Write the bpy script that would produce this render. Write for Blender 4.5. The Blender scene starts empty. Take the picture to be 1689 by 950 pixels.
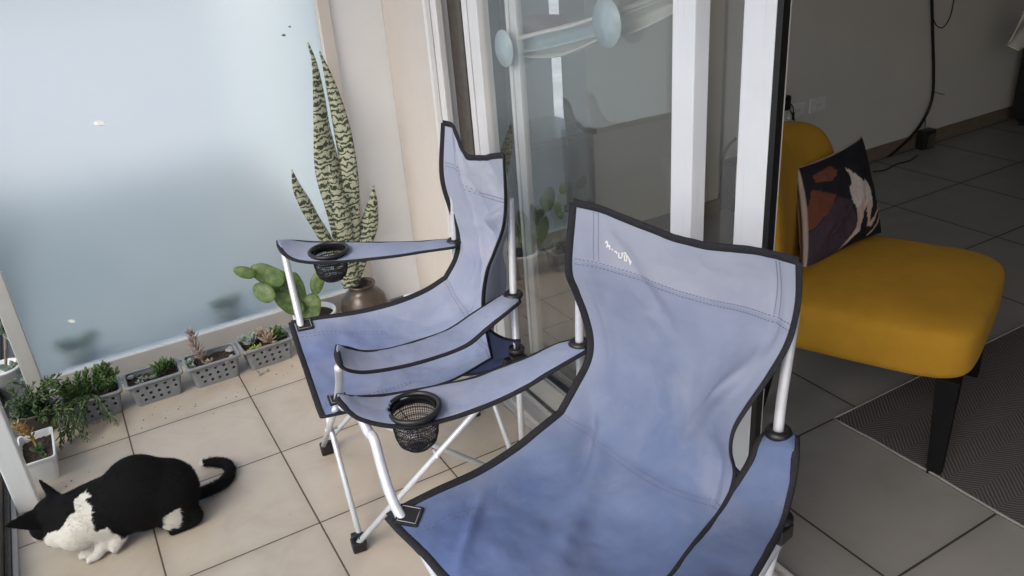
import bpy, bmesh, math, random
import numpy as np
from mathutils import Vector, Matrix, noise as mnoise
random.seed(7)
R = math.radians
scene = bpy.context.scene
COL = scene.collection

# ------------------------------------------------------------------ camera
F_PX, YAW, PITCH, ROLL, HC = 1351.2315, 0.490866, 0.448246, -0.081236, 1.6
W0, H0 = 1689.0, 950.0
def cam_axes():
    f = np.array([math.sin(YAW)*math.cos(PITCH), math.cos(YAW)*math.cos(PITCH), -math.sin(PITCH)])
    r = np.cross(f, [0, 0, 1]); r /= np.linalg.norm(r)
    u = np.cross(r, f)
    c, s = math.cos(ROLL), math.sin(ROLL)
    return c*r+s*u, -s*r+c*u, f
RX, UX, FX = cam_axes()
CP = np.array([0, 0, HC])
cam_d = bpy.data.cameras.new('camera'); cam = bpy.data.objects.new('camera', cam_d); COL.objects.link(cam)
cam.matrix_world = Matrix(((RX[0], UX[0], -FX[0], 0), (RX[1], UX[1], -FX[1], 0), (RX[2], UX[2], -FX[2], HC), (0, 0, 0, 1)))
cam_d.sensor_width = 36; cam_d.lens = 36*F_PX/W0; cam_d.clip_start = 0.05; cam_d.clip_end = 3000
scene.camera = cam

# ------------------------------------------------------------------ sky, sun, exposure
SUN_EL, SUN_AZ = R(44), R(-118)          # azimuth from +Y towards +X
world = bpy.data.worlds.new('World'); scene.world = world; world.use_nodes = True
wn = world.node_tree.nodes; wl = world.node_tree.links
sky = wn.new('ShaderNodeTexSky'); sky.sky_type = 'NISHITA'; sky.sun_disc = False
sky.sun_elevation = SUN_EL; sky.sun_rotation = SUN_AZ; sky.dust_density = 3.5; sky.air_density = 1.2; sky.ozone_density = 1.0
bgn = wn['Background']; bgn.inputs[1].default_value = 0.15
wl.new(sky.outputs[0], bgn.inputs[0])
sun_d = bpy.data.lights.new('sun', 'SUN'); sun_d.energy = 0.5; sun_d.angle = R(28); sun_d.color = (1.0, 0.97, 0.93)
sun = bpy.data.objects.new('sun', sun_d); COL.objects.link(sun)
sdir = Vector((math.sin(SUN_AZ)*math.cos(SUN_EL), math.cos(SUN_AZ)*math.cos(SUN_EL), math.sin(SUN_EL)))
sun.rotation_euler = sdir.to_track_quat('Z', 'Y').to_euler()
vs = scene.view_settings; vs.view_transform = 'Standard'; vs.look = 'None'; vs.gamma = 1; vs.use_curve_mapping = False
vs.exposure = 0.9
scene.cycles.max_bounces = 10; scene.cycles.diffuse_bounces = 5; scene.cycles.transparent_max_bounces = 16
scene.cycles.transmission_bounces = 8; scene.cycles.sample_clamp_indirect = 6
scene.cycles.use_denoising = True

# ------------------------------------------------------------------ measuring helpers (metres from picture positions)
def ray(q): return FX + RX*(q[0]-W0/2)/F_PX - UX*(q[1]-H0/2)/F_PX
def onz(q, z): d = ray(q); return CP + d*((z-HC)/d[2])
def onx(q, x): d = ray(q); return CP + d*(x/d[0])
def ony(q, y): d = ray(q); return CP + d*(y/d[1])
def atd(q, dep): return CP + ray(q)*dep
def depth(P): return float((np.asarray(P)-CP) @ FX)
def onplane(q, o, n): d = ray(q); return CP + d*(((o-CP) @ n)/(d @ n))
def A(*v): return np.array(v, float)

# ------------------------------------------------------------------ object helpers
BASE = {}
def tag(o, label=None, cat=None, group=None, kind=None):
    if label: o['label'] = label
    if cat: o['category'] = cat
    if group: o['group'] = group
    if kind: o['kind'] = kind
    return o
def thing(name, label, cat, loc=(0, 0, 0), group=None):
    o = bpy.data.objects.new(name, None); COL.objects.link(o); o.location = loc; BASE[o.name] = np.array(loc, float)
    o.empty_display_size = 0.1
    return tag(o, label, cat, group)
def obj(name, geo, mat, parent=None, smooth=False, mods=(), attr=None, loc=None):
    V, Fc = geo
    base = BASE[parent.name] if parent is not None else (np.array(loc, float) if loc is not None else np.zeros(3))
    V = np.asarray(V, float)
    me = bpy.data.meshes.new(name)
    me.from_pydata((V-base).tolist(), [], [list(f) for f in Fc]); me.update()
    if smooth:
        me.polygons.foreach_set('use_smooth', [True]*len(me.polygons))
    if mat is not None: me.materials.append(mat)
    if attr is not None:
        ca = me.color_attributes.new('Col', 'FLOAT_COLOR', 'POINT')
        ca.data.foreach_set('color', np.asarray(attr, 'f').ravel())
    o = bpy.data.objects.new(name, me); COL.objects.link(o)
    if parent is not None: o.parent = parent
    elif loc is not None: o.location = loc
    BASE[o.name] = base
    for m in mods:
        k = m[0]
        md = o.modifiers.new(k, k)
        for a_, v_ in m[1].items(): setattr(md, a_, v_)
    return o
BEV = lambda w=0.002, s=2: ('BEVEL', dict(width=w, segments=s, limit_method='ANGLE'))
SOL = lambda t=0.0015, off=-1: ('SOLIDIFY', dict(thickness=t, offset=off))
SUB = lambda n=1: ('SUBSURF', dict(levels=n, render_levels=n))

def join(*gs):
    V = []; Fc = []
    for v, f in gs:
        n = len(V); V += [tuple(x) for x in v]; Fc += [tuple(i+n for i in t) for t in f]
    return V, Fc
def box(x0, x1, y0, y1, z0, z1):
    V = [(x, y, z) for z in (z0, z1) for y in (y0, y1) for x in (x0, x1)]
    return V, [(0, 2, 3, 1), (4, 5, 7, 6), (0, 1, 5, 4), (2, 6, 7, 3), (0, 4, 6, 2), (1, 3, 7, 5)]
def obox(c, e, h):
    """box with centre c, axes e (3 unit vectors), half sizes h"""
    c = np.array(c, float); V = []
    for sz in (-1, 1):
        for sy in (-1, 1):
            for sx in (-1, 1):
                V.append(c+np.array(e[0])*h[0]*sx+np.array(e[1])*h[1]*sy+np.array(e[2])*h[2]*sz)
    return V, [(0, 2, 3, 1), (4, 5, 7, 6), (0, 1, 5, 4), (2, 6, 7, 3), (0, 4, 6, 2), (1, 3, 7, 5)]
def frames(P):
    P = np.asarray(P, float); n = len(P)
    T = np.gradient(P, axis=0); T /= (np.linalg.norm(T, axis=1)[:, None]+1e-12)
    up = np.array([0, 0, 1.0]) if abs(T[0][2]) < .9 else np.array([1.0, 0, 0])
    N = np.cross(T[0], up); N /= np.linalg.norm(N); Ns = [N]
    for i in range(1, n):
        N = Ns[-1]-T[i]*(Ns[-1] @ T[i]); N /= np.linalg.norm(N)+1e-12; Ns.append(N)
    Ns = np.array(Ns); return T, Ns, np.cross(T, Ns)
def tube(P, r, seg=12, caps=True, closed=False, flat=1.0, nrm=None):
    P = np.asarray(P, float); n = len(P)
    r = np.broadcast_to(np.asarray(r, float), (n,))
    T, N, B = frames(P)
    if nrm is not None:
        B = np.asarray(nrm, float); B = B-T*np.sum(B*T, axis=1)[:, None]; B /= np.linalg.norm(B, axis=1)[:, None]+1e-9; N = np.cross(B, T)
    V = []; Fc = []
    for i in range(n):
        for k in range(seg):
            a = 2*math.pi*k/seg
            V.append(P[i]+N[i]*math.cos(a)*r[i]+B[i]*math.sin(a)*r[i]*flat)
    m = n if closed else n-1
    for i in range(m):
        for k in range(seg):
            a0 = i*seg+k; a1 = i*seg+(k+1) % seg; j = ((i+1) % n)*seg
            Fc.append((a0, a1, j+(k+1) % seg, j+k))
    if caps and not closed:
        Fc.append(tuple(range(seg))[::-1]); Fc.append(tuple((n-1)*seg+k for k in range(seg)))
    return V, Fc
def lathe(prof, c, seg=32, caps=False):
    V = []; Fc = []
    for r, z in prof:
        for k in range(seg):
            a = 2*math.pi*k/seg; V.append((c[0]+r*math.cos(a), c[1]+r*math.sin(a), c[2]+z))
    for i in range(len(prof)-1):
        for k in range(seg):
            Fc.append((i*seg+k, i*seg+(k+1) % seg, (i+1)*seg+(k+1) % seg, (i+1)*seg+k))
    if caps:
        Fc.append(tuple(range(seg))[::-1]); Fc.append(tuple((len(prof)-1)*seg+k for k in range(seg)))
    return V, Fc
def gridgeo(S, keep=None):
    """S: (nu,nv,3) array"""
    nu, nv = S.shape[:2]; V = S.reshape(-1, 3); Fc = []
    for i in range(nu-1):
        for j in range(nv-1):
            if keep is None or keep(i, j):
                Fc.append((i*nv+j, i*nv+j+1, (i+1)*nv+j+1, (i+1)*nv+j))
    return V.tolist(), Fc
def ellipsoid(c, e, h, nu=12, nv=20):
    c = np.array(c, float); V = []; Fc = []
    for i in range(nu+1):
        t = math.pi*i/nu
        for k in range(nv):
            a = 2*math.pi*k/nv
            V.append(c+np.array(e[0])*h[0]*math.sin(t)*math.cos(a)+np.array(e[1])*h[1]*math.sin(t)*math.sin(a)+np.array(e[2])*h[2]*math.cos(t))
    for i in range(nu):
        for k in range(nv):
            Fc.append((i*nv+k, (i+1)*nv+k, (i+1)*nv+(k+1) % nv, i*nv+(k+1) % nv))
    return V, Fc
def smoothpath(P, n):
    """Catmull-Rom through P, n samples evenly spaced by length"""
    P = np.asarray(P, float)
    if len(P) == 2: return P[0]+(P[1]-P[0])*np.linspace(0, 1, n)[:, None]
    Q = np.vstack([2*P[0]-P[1], P, 2*P[-1]-P[-2]]); out = []
    for i in range(1, len(Q)-2):
        for t in np.linspace(0, 1, 16, endpoint=False):
            a, b, c, d = Q[i-1], Q[i], Q[i+1], Q[i+2]
            out.append(.5*((2*b)+(-a+c)*t+(2*a-5*b+4*c-d)*t*t+(-a+3*b-3*c+d)*t**3))
    out.append(P[-1]); out = np.array(out)
    s = np.r_[0, np.cumsum(np.linalg.norm(np.diff(out, axis=0), axis=1))]
    return np.array([np.interp(np.linspace(0, s[-1], n), s, out[:, k]) for k in range(out.shape[1])]).T
def nrmz(v): v = np.asarray(v, float); return v/np.linalg.norm(v)
def inpoly(p, poly):
    x, y = p; c = False; n = len(poly)
    for i in range(n):
        x1, y1 = poly[i]; x2, y2 = poly[i-1]
        if (y1 > y) != (y2 > y) and x < (x2-x1)*(y-y1)/(y2-y1)+x1: c = not c
    return c
def pix(P):
    d = np.asarray(P, float)-CP; z = d @ FX
    return np.array([W0/2+F_PX*(d @ RX)/z, H0/2-F_PX*(d @ UX)/z])

# ------------------------------------------------------------------ materials
class NT:
    def __init__(s, name):
        s.m = bpy.data.materials.new(name); s.m.use_nodes = True; s.t = s.m.node_tree; s.n = s.t.nodes; s.p = s.n['Principled BSDF']; s.out = s.n['Material Output']
    def add(s, typ, **kw):
        n = s.n.new(typ)
        for k, v in kw.items(): setattr(n, k, v)
        return n
    def link(s, a, b): s.t.links.new(a, b)
    def val(s, sock, v):
        if hasattr(v, 'is_linked') or isinstance(v, bpy.types.NodeSocket): s.link(v, sock)
        else: sock.default_value = v
    def math(s, op, a, b=0.0, c=None):
        n = s.add('ShaderNodeMath', operation=op); s.val(n.inputs[0], a); s.val(n.inputs[1], b)
        if c is not None: s.val(n.inputs[2], c)
        return n.outputs[0]
    def noise(s, scale, detail=4, rough=.6, vec=None, dist=0):
        n = s.add('ShaderNodeTexNoise'); n.inputs['Scale'].default_value = scale; n.inputs['Detail'].default_value = detail
        n.inputs['Roughness'].default_value = rough; n.inputs['Distortion'].default_value = dist
        s.link(vec if vec is not None else s.pos(), n.inputs['Vector']); return n.outputs['Fac']
    def pos(s):
        if not hasattr(s, '_g'): s._g = s.add('ShaderNodeNewGeometry')
        return s._g.outputs['Position']
    def obj(s):
        if not hasattr(s, '_tc'): s._tc = s.add('ShaderNodeTexCoord')
        return s._tc.outputs['Object']
    def ramp(s, fac, stops):
        n = s.add('ShaderNodeValToRGB'); cr = n.color_ramp
        while len(cr.elements) < len(stops): cr.elements.new(.5)
        for e, (p_, c_) in zip(cr.elements, stops): e.position = p_; e.color = (*c_, 1) if len(c_) == 3 else c_
        s.link(fac, n.inputs[0]); return n.outputs[0]
    def mix(s, fac, a, b, typ='MIX'):
        n = s.add('ShaderNodeMix', data_type='RGBA', blend_type=typ)
        s.val(n.inputs[0], fac)
        for sk, v in ((n.inputs[6], a), (n.inputs[7], b)):
            if isinstance(v, tuple): sk.default_value = (*v, 1)
            else: s.link(v, sk)
        return n.outputs[2]
    def bump(s, h, strength=.3, dist=.002):
        n = s.add('ShaderNodeBump'); n.inputs['Strength'].default_value = strength; n.inputs['Distance'].default_value = dist
        s.link(h, n.inputs['Height']); s.link(n.outputs[0], s.p.inputs['Normal'])
    def base(s, c, rough=.5, metal=0.0, spec=.5):
        if isinstance(c, tuple): s.p.inputs['Base Color'].default_value = (*c, 1)
        else: s.link(c, s.p.inputs['Base Color'])
        if isinstance(rough, (int, float)): s.p.inputs['Roughness'].default_value = rough
        else: s.link(rough, s.p.inputs['Roughness'])
        s.p.inputs['Metallic'].default_value = metal; s.p.inputs['Specular IOR Level'].default_value = spec
        return s
M = {}
def simple(name, c, rough=.5, metal=0.0, var=.12, scale=30, bump=.0, spec=.5, bscale=200):
    t = NT(name); n = t.noise(scale, 5)
    c2 = tuple(min(1, x*(1+var)) for x in c); c1 = tuple(x*(1-var) for x in c)
    t.base(t.ramp(n, [(.3, c1), (.7, c2)]), rough, metal, spec)
    if bump: t.bump(t.noise(bscale, 3), bump)
    M[name] = t.m; return t.m

def tile_mat(name, x0, y0, a, b, gw, cols, grout, rough, bumpn=.15):
    t = NT(name); sp = t.add('ShaderNodeSeparateXYZ'); t.link(t.pos(), sp.inputs[0])
    ux = t.math('DIVIDE', t.math('SUBTRACT', sp.outputs[0], x0), a); uy = t.math('DIVIDE', t.math('SUBTRACT', sp.outputs[1], y0), b)
    fx = t.math('SUBTRACT', t.math('FRACT', ux), .5); fy = t.math('SUBTRACT', t.math('FRACT', uy), .5)
    dx = t.math('MULTIPLY', t.math('SUBTRACT', .5, t.math('ABSOLUTE', fx)), a); dy = t.math('MULTIPLY', t.math('SUBTRACT', .5, t.math('ABSOLUTE', fy)), b)
    d = t.math('MINIMUM', dx, dy)
    d = t.math('ADD', d, t.math('MULTIPLY', t.math('SUBTRACT', t.noise(90, 3), .5), .0012))
    mask = t.add('ShaderNodeMapRange'); mask.inputs[1].default_value = gw*.75; mask.inputs[2].default_value = gw*1.25
    t.link(d, mask.inputs[0])
    cid = t.add('ShaderNodeCombineXYZ'); t.link(t.math('FLOOR', ux), cid.inputs[0]); t.link(t.math('FLOOR', uy), cid.inputs[1])
    wn_ = t.add('ShaderNodeTexWhiteNoise'); t.link(cid.outputs[0], wn_.inputs[0])
    off = t.add('ShaderNodeVectorMath', operation='MULTIPLY_ADD'); t.link(wn_.outputs['Color'], off.inputs[0]); off.inputs[1].default_value = (9, 9, 9); t.link(t.pos(), off.inputs[2])
    cloud = t.noise(5.5, 6, .62, off.outputs[0], .6)
    c = t.ramp(cloud, [(.25, cols[0]), (.5, cols[1]), (.75, cols[2])])
    c = t.mix(t.math('MULTIPLY', t.math('GREATER_THAN', t.noise(24, 6, .75), .63), .28), c, tuple(x*.62 for x in cols[0]))
    c = t.mix(.5, c, t.mix(wn_.outputs['Value'], tuple(x*.93 for x in cols[1]), tuple(x*1.05 for x in cols[1])))
    # grime that gathers along the joints
    gr = t.add('ShaderNodeMapRange'); gr.inputs[1].default_value = .0; gr.inputs[2].default_value = .04; gr.inputs[3].default_value = .35; gr.inputs[4].default_value = 0
    t.link(d, gr.inputs[0]); c = t.mix(t.math('MULTIPLY', gr.outputs[0], t.noise(11, 4)), c, tuple(x*.55 for x in cols[0]))
    g = t.ramp(t.noise(14, 4), [(.3, tuple(x*.7 for x in grout)), (.7, grout)])
    c = t.mix(mask.outputs[0], g, c)
    rr = t.math('ADD', t.math('MULTIPLY', t.noise(7, 5), .25), rough-.12)
    rr = t.math('MAXIMUM', rr, t.math('MULTIPLY', t.math('SUBTRACT', 1.0, mask.outputs[0]), .9))
    t.base(c, rr)
    h = t.math('ADD', mask.outputs[0], t.math('MULTIPLY', t.noise(60, 4), bumpn))
    t.bump(h, .5, .0015); M[name] = t.m
tile_mat('balcony_tile', -.0803, 2.7496, .4221, .4079, .0024, [(.335, .265, .205), (.47, .40, .33), (.55, .49, .42)], (.11, .075, .055), .42)
tile_mat('room_tile', 2.0088, 1.4361, .5378, .5425, .0032, [(.185, .18, .178), (.235, .230, .224), (.265, .26, .253)], (.035, .028, .024), .42)

def wall_mat(name, c, stain=(.3, .25, .2), amt=.1):
    t = NT(name); n = t.noise(2.5, 5); a = t.ramp(n, [(.3, tuple(x*.93 for x in c)), (.7, c)])
    s_ = t.math('MULTIPLY', t.math('GREATER_THAN', t.noise(17, 6, .7), .68), amt)
    t.base(t.mix(s_, a, stain), .85, spec=.2); t.bump(t.noise(120, 4), .25, .001); M[name] = t.m
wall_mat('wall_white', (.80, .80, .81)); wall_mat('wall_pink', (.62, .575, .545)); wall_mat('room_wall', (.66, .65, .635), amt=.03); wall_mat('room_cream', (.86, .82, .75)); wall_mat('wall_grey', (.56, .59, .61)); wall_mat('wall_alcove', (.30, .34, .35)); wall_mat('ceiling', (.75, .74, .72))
simple('skirting', (.20, .155, .12), .5)
simple('aluminium', (.50, .475, .46), .42, .12, var=.06, scale=8)
simple('alu_bright', (.72, .71, .71), .35, .15, var=.05, scale=8)
simple('alu_white', (.70, .70, .72), .3, .1, var=.04, scale=6)
simple('alu_blue', (.72, .745, .80), .35, .05, var=.04, scale=6)
simple('alu_dark', (.10, .088, .078), .45, .3, var=.2, scale=40)
simple('rubber', (.006, .006, .006), .45, var=.3)
simple('steel_tube', (.60, .62, .68), .3, .25, var=.08, scale=40)
simple('black_plastic', (.010, .010, .012), .42, var=.3)
simple('dark_furniture', (.012, .013, .015), .5, var=.3)
simple('white_plastic', (.72, .72, .72), .35, var=.05)
simple('grey_plastic', (.215, .22, .23), .5, var=.12, scale=25, bump=.1)
simple('soil', (.035, .020, .014), .95, var=.6, scale=120, bump=.9, bscale=160)
simple('stone', (.32, .31, .30), .8, var=.3, scale=60)
simple('neighbour_tile', (.25, .255, .25), .5, var=.08, scale=3)
simple('outside_ground', (.50, .49, .47), .9, var=.3, scale=.3)
simple('hem_grey', (.26, .25, .24), .9)
simple('cloth_white', (.62, .60, .57), .8, var=.08)
simple('bare_spot_white', (.92, .93, .93), .5, var=.02)  # white stands in for light through spots scraped bare of frosting
simple('pale_stain', (.10, .12, .12), .8)

def webbing():
    t = NT('webbing'); t.base(t.ramp(t.noise(500, 2), [(.35, (.008, .008, .011)), (.7, (.030, .030, .038))]), .8, spec=.25)
    t.bump(t.noise(700, 2), .6, .001); M['webbing'] = t.m
webbing()
def canvas(name, faded):
    t = NT(name)
    big = t.noise(4.2, 5, .6, t.obj(), .4); mid = t.noise(11, 5, .6, t.obj(), .8)
    c = t.ramp(big, [(.30, (.080, .120, .245)), (.52, (.122, .162, .280)), (.72, (.190, .220, .325))] if not faded else
               [(.30, (.20, .245, .375)), (.52, (.26, .30, .42)), (.72, (.34, .355, .45))])
    c = t.mix(t.math('MULTIPLY', t.math('GREATER_THAN', mid, .66), .14), c, (.19, .235, .40))
    # fine weave and small specks
    c = t.mix(t.math('MULTIPLY', t.math('GREATER_THAN', t.noise(140, 2, .5, t.obj()), .74), .5), c, (.12, .13, .2))
    at = t.add('ShaderNodeAttribute', attribute_name='Col')
    c = t.mix(at.outputs['Alpha'], at.outputs['Color'], c)
    t.base(c, .72, spec=.3); t.p.inputs['Sheen Weight'].default_value = .04
    rg = t.math('ABSOLUTE', t.math('SUBTRACT', t.noise(4.2, 2, .4, t.obj(), .35), .5))
    h = t.math('ADD', t.math('MULTIPLY', t.noise(900, 1, .5, t.obj()), .10), t.math('ADD', t.math('MULTIPLY', rg, 2.4), t.math('MULTIPLY', t.noise(10, 3, .5, t.obj(), .3), .8)))
    t.bump(h, .60, .014); M[name] = t.m
canvas('canvas_blue', False); canvas('canvas_faded', True)
simple('canvas_navy', (.03, .04, .10), .8, var=.2)
simple('stitch', (.13, .14, .22), .9, var=.1)
simple('stitch_pale', (.30, .30, .32), .9, var=.1)
def velvet():
    t = NT('mustard'); t.base(t.ramp(t.noise(9, 5), [(.3, (.35, .185, .018)), (.7, (.42, .228, .025))]), .85, spec=.15)
    t.p.inputs['Sheen Weight'].default_value = .08; t.p.inputs['Sheen Tint'].default_value = (1, .7, .2, 1)
    t.bump(t.math('ADD', t.noise(450, 2), t.math('MULTIPLY', t.noise(12, 3), 2.0)), .35, .002); M['mustard'] = t.m
velvet()
def attr_mat(name, rough=.8, bump=.3, bs=300, spec=.3):
    t = NT(name); at = t.add('ShaderNodeAttribute', attribute_name='Col'); t.base(at.outputs['Color'], rough, spec=spec)
    t.bump(t.noise(bs, 3), bump, .001); M[name] = t.m
attr_mat('printed_cloth'); attr_mat('cat_fur', .85, .5, 260, .12)
simple('black_lacquer', (.003, .003, .004), .7, var=.2, spec=.2)
def rug_mat():
    t = NT('rug_weave'); sp = t.add('ShaderNodeSeparateXYZ'); t.link(t.pos(), sp.inputs[0])
    px_ = .15
    tri = t.math('ABSOLUTE', t.math('SUBTRACT', t.math('FRACT', t.math('DIVIDE', sp.outputs[1], px_)), .5))
    v = t.math('ADD', t.math('DIVIDE', sp.outputs[0], .0135), t.math('MULTIPLY', tri, 11.0*.9))
    v = t.math('ADD', v, t.math('MULTIPLY', t.noise(30, 2), .5))
    s_ = t.math('SINE', t.math('MULTIPLY', v, 6.2832))
    m = t.add('ShaderNodeMapRange'); m.inputs[1].default_value = .15; m.inputs[2].default_value = .8; t.link(s_, m.inputs[0])
    c = t.mix(m.outputs[0], (.07, .066, .068), (.165, .155, .155))
    t.base(t.mix(t.math('MULTIPLY', t.noise(200, 2), .4), c, (.04, .035, .035)), .95, spec=.1); t.bump(m.outputs[0], .6, .002); M['rug_weave'] = t.m
rug_mat()

for nm_ in ('alu_white', 'alu_blue', 'wall_pink'):
    nt_ = M[nm_].node_tree; p_ = nt_.nodes['Principled BSDF']; src = p_.inputs['Base Color'].links[0].from_socket
    g_ = nt_.nodes.new('ShaderNodeNewGeometry'); mp_ = nt_.nodes.new('ShaderNodeMapping'); mp_.inputs['Scale'].default_value = (60, 60, 2.2)
    nz_ = nt_.nodes.new('ShaderNodeTexNoise'); nz_.inputs['Scale'].default_value = 1.6; nz_.inputs['Detail'].default_value = 6; nz_.inputs['Roughness'].default_value = .7
    rp_ = nt_.nodes.new('ShaderNodeMapRange'); rp_.inputs[1].default_value = .55; rp_.inputs[2].default_value = .8; rp_.inputs[4].default_value = .30
    mx_ = nt_.nodes.new('ShaderNodeMix'); mx_.data_type = 'RGBA'; mx_.inputs[7].default_value = (.36, .33, .30, 1)
    nt_.links.new(g_.outputs['Position'], mp_.inputs['Vector']); nt_.links.new(mp_.outputs[0], nz_.inputs['Vector']); nt_.links.new(nz_.outputs['Fac'], rp_.inputs[0])
    nt_.links.new(rp_.outputs[0], mx_.inputs[0]); nt_.links.new(src, mx_.inputs[6]); nt_.links.new(mx_.outputs[2], p_.inputs['Base Color'])
def glass_mat(name, tint, k=1.5, haze=0.0):
    t = NT(name); t.n.remove(t.p)
    g = t.add('ShaderNodeNewGeometry'); fr = t.add('ShaderNodeFresnel'); fr.inputs[0].default_value = 1.5
    f = t.math('MULTIPLY', t.math('MULTIPLY', fr.outputs[0], k), t.math('SUBTRACT', 1.0, g.outputs['Backfacing']))
    tr = t.add('ShaderNodeBsdfTransparent'); tr.inputs[0].default_value = (*tint, 1)
    gl = t.add('ShaderNodeBsdfGlossy'); gl.inputs['Roughness'].default_value = .015
    mx = t.add('ShaderNodeMixShader'); t.link(f, mx.inputs[0]); t.link(tr.outputs[0], mx.inputs[1]); t.link(gl.outputs[0], mx.inputs[2])
    if haze:  # pale diffuse haze mixed in to make the pane look brighter
        df = t.add('ShaderNodeBsdfDiffuse'); df.inputs[0].default_value = (.78, .79, .77, 1); md = t.add('ShaderNodeMixShader')
        t.link(t.math('MULTIPLY', t.math('MULTIPLY_ADD', t.noise(3.0, 5), .8, .6), haze), md.inputs[0]); t.link(mx.outputs[0], md.inputs[1]); t.link(df.outputs[0], md.inputs[2]); mx = md
    t.link(mx.outputs[0], t.out.inputs[0]); M[name] = t.m
glass_mat('door_glass', (.965, .975, .97), 2.4, .026); glass_mat('rail_glass', (.88, .92, .92), 1.2)
def frosted():
    t = NT('frosted_glass'); t.n.remove(t.p)
    tl = t.add('ShaderNodeBsdfTranslucent'); tl.inputs[0].default_value = (.80, .92, .97, 1)
    rf = t.add('ShaderNodeBsdfRefraction'); rf.inputs['IOR'].default_value = 1.12; rf.inputs['Roughness'].default_value = .75; rf.inputs[0].default_value = (.92, .98, .985, 1)
    gl = t.add('ShaderNodeBsdfGlossy'); gl.inputs['Roughness'].default_value = .12
    m1 = t.add('ShaderNodeMixShader'); m1.inputs[0].default_value = .82; t.link(tl.outputs[0], m1.inputs[1]); t.link(rf.outputs[0], m1.inputs[2])
    df = t.add('ShaderNodeBsdfDiffuse'); df.inputs[0].default_value = (.60, .68, .71, 1)
    m0 = t.add('ShaderNodeMixShader'); m0.inputs[0].default_value = .03; t.link(m1.outputs[0], m0.inputs[1]); t.link(df.outputs[0], m0.inputs[2])
    g = t.add('ShaderNodeNewGeometry'); fr = t.add('ShaderNodeFresnel'); fr.inputs[0].default_value = 1.5
    f = t.math('MULTIPLY', t.math('SUBTRACT', 1.0, g.outputs['Backfacing']), fr.outputs[0])
    tp = t.add('ShaderNodeBsdfTransparent'); mb = t.add('ShaderNodeMixShader'); t.link(g.outputs['Backfacing'], mb.inputs[0]); t.link(m0.outputs[0], mb.inputs[1]); t.link(tp.outputs[0], mb.inputs[2])
    m2 = t.add('ShaderNodeMixShader'); t.link(f, m2.inputs[0]); t.link(mb.outputs[0], m2.inputs[1]); t.link(gl.outputs[0], m2.inputs[2])
    t.link(m2.outputs[0], t.out.inputs[0]); M['frosted_glass'] = t.m
frosted()
def leafmat(name, stops, scale=25, rough=.45, trans=.15):
    t = NT(name); t.base(t.ramp(t.noise(scale, 5, .6), stops), rough, spec=.4); t.bump(t.noise(80, 3), .2, .002)
    M[name] = t.m
leafmat('cactus_green', [(.3, (.035, .075, .020)), (.5, (.075, .13, .032)), (.68, (.15, .20, .06))], 45)
leafmat('succulent_green', [(.3, (.035, .07, .022)), (.6, (.075, .13, .038)), (.8, (.13, .18, .06))], 40)
leafmat('succulent_dark', [(.3, (.02, .045, .018)), (.7, (.06, .10, .04))], 40)
leafmat('succulent_pale', [(.3, (.17, .21, .17)), (.7, (.34, .38, .33))], 40)
leafmat('succulent_tan', [(.3, (.26, .18, .12)), (.7, (.46, .36, .26))], 40)
leafmat('succulent_pink', [(.3, (.22, .15, .13)), (.7, (.40, .34, .30))], 60)
leafmat('succulent_yellow', [(.3, (.22, .28, .05)), (.7, (.42, .48, .12))], 60)
leafmat('dry_leaf', [(.3, (.22, .13, .05)), (.7, (.38, .26, .09))], 60)
leafmat('stem_green', [(.3, (.08, .12, .04)), (.7, (.16, .19, .08))], 60)
def snake():
    t = NT('snake_leaf'); sp = t.add('ShaderNodeSeparateXYZ'); t.link(t.obj(), sp.inputs[0])
    n1 = t.noise(26, 3, .6, t.obj()); n2 = t.noise(70, 2, .6, t.obj())
    v = t.math('ADD', t.math('MULTIPLY', sp.outputs[2], 70.0), t.math('ADD', t.math('MULTIPLY', n1, 5.0), t.math('MULTIPLY', n2, 1.6)))
    s_ = t.math('SINE', t.math('MULTIPLY', v, 6.2832*.62))
    c = t.ramp(t.math('MULTIPLY_ADD', s_, .5, .5), [(.16, (.035, .050, .032)), (.34, (.10, .125, .075)), (.50, (.33, .35, .25)), (.9, (.42, .43, .33))])
    t.base(c, .45, spec=.35); t.bump(s_, .1, .001); M['snake_leaf'] = t.m
snake()
def jug_mat():
    t = NT('jug_glaze'); t.base(t.ramp(t.noise(12, 5), [(.3, (.030, .021, .015)), (.55, (.065, .048, .037)), (.75, (.11, .09, .075))]), .30, spec=.45)
    t.p.inputs['Coat Weight'].default_value = .12; M['jug_glaze'] = t.m
jug_mat()

# ================================================================== SETTING
YP, XD, YW = 3.18, 1.20, 3.05       # screen plane, door plane, room wall plane
def struct(name, g, m, mods=()):
    return tag(obj(name, g, m, mods=mods), kind='structure')
struct('balcony_floor', box(-.60, 1.075, -2.2, 3.20, -.20, 0.0), M['balcony_tile'])
struct('neighbour_floor', box(-.60, 1.15, 3.203, 6.5, -.20, -.004), M['neighbour_tile'])
struct('room_floor', box(1.277, 7.6, -3.2, 3.30, -.20, 0.0), M['room_tile'])
struct('outside_ground', box(-600, 600, -600, 600, -9.2, -9.0), M['outside_ground'])
struct('balcony_ceiling', box(-.60, 1.15, -1.4, 3.5, 2.62, 2.82), M['ceiling'])
struct('room_ceiling', box(1.15, 7.6, -3.2, 3.35, 2.62, 2.82), M['ceiling'])
struct('room_wall_far', box(2.92, 7.6, 3.10, 3.30, 0, 2.62), M['room_wall'])
struct('room_wall_pier', box(2.09, 2.90, 3.05, 3.25, 0, 2.62), M['room_cream'])
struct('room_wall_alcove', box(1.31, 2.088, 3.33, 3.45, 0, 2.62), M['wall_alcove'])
struct('room_wall_side', box(7.6, 7.75, -3.2, 3.35, 0, 2.62), M['room_wall'])
struct('room_wall_back', box(1.15, 7.6, -3.35, -3.2, 0, 2.62), M['room_wall'])
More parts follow.
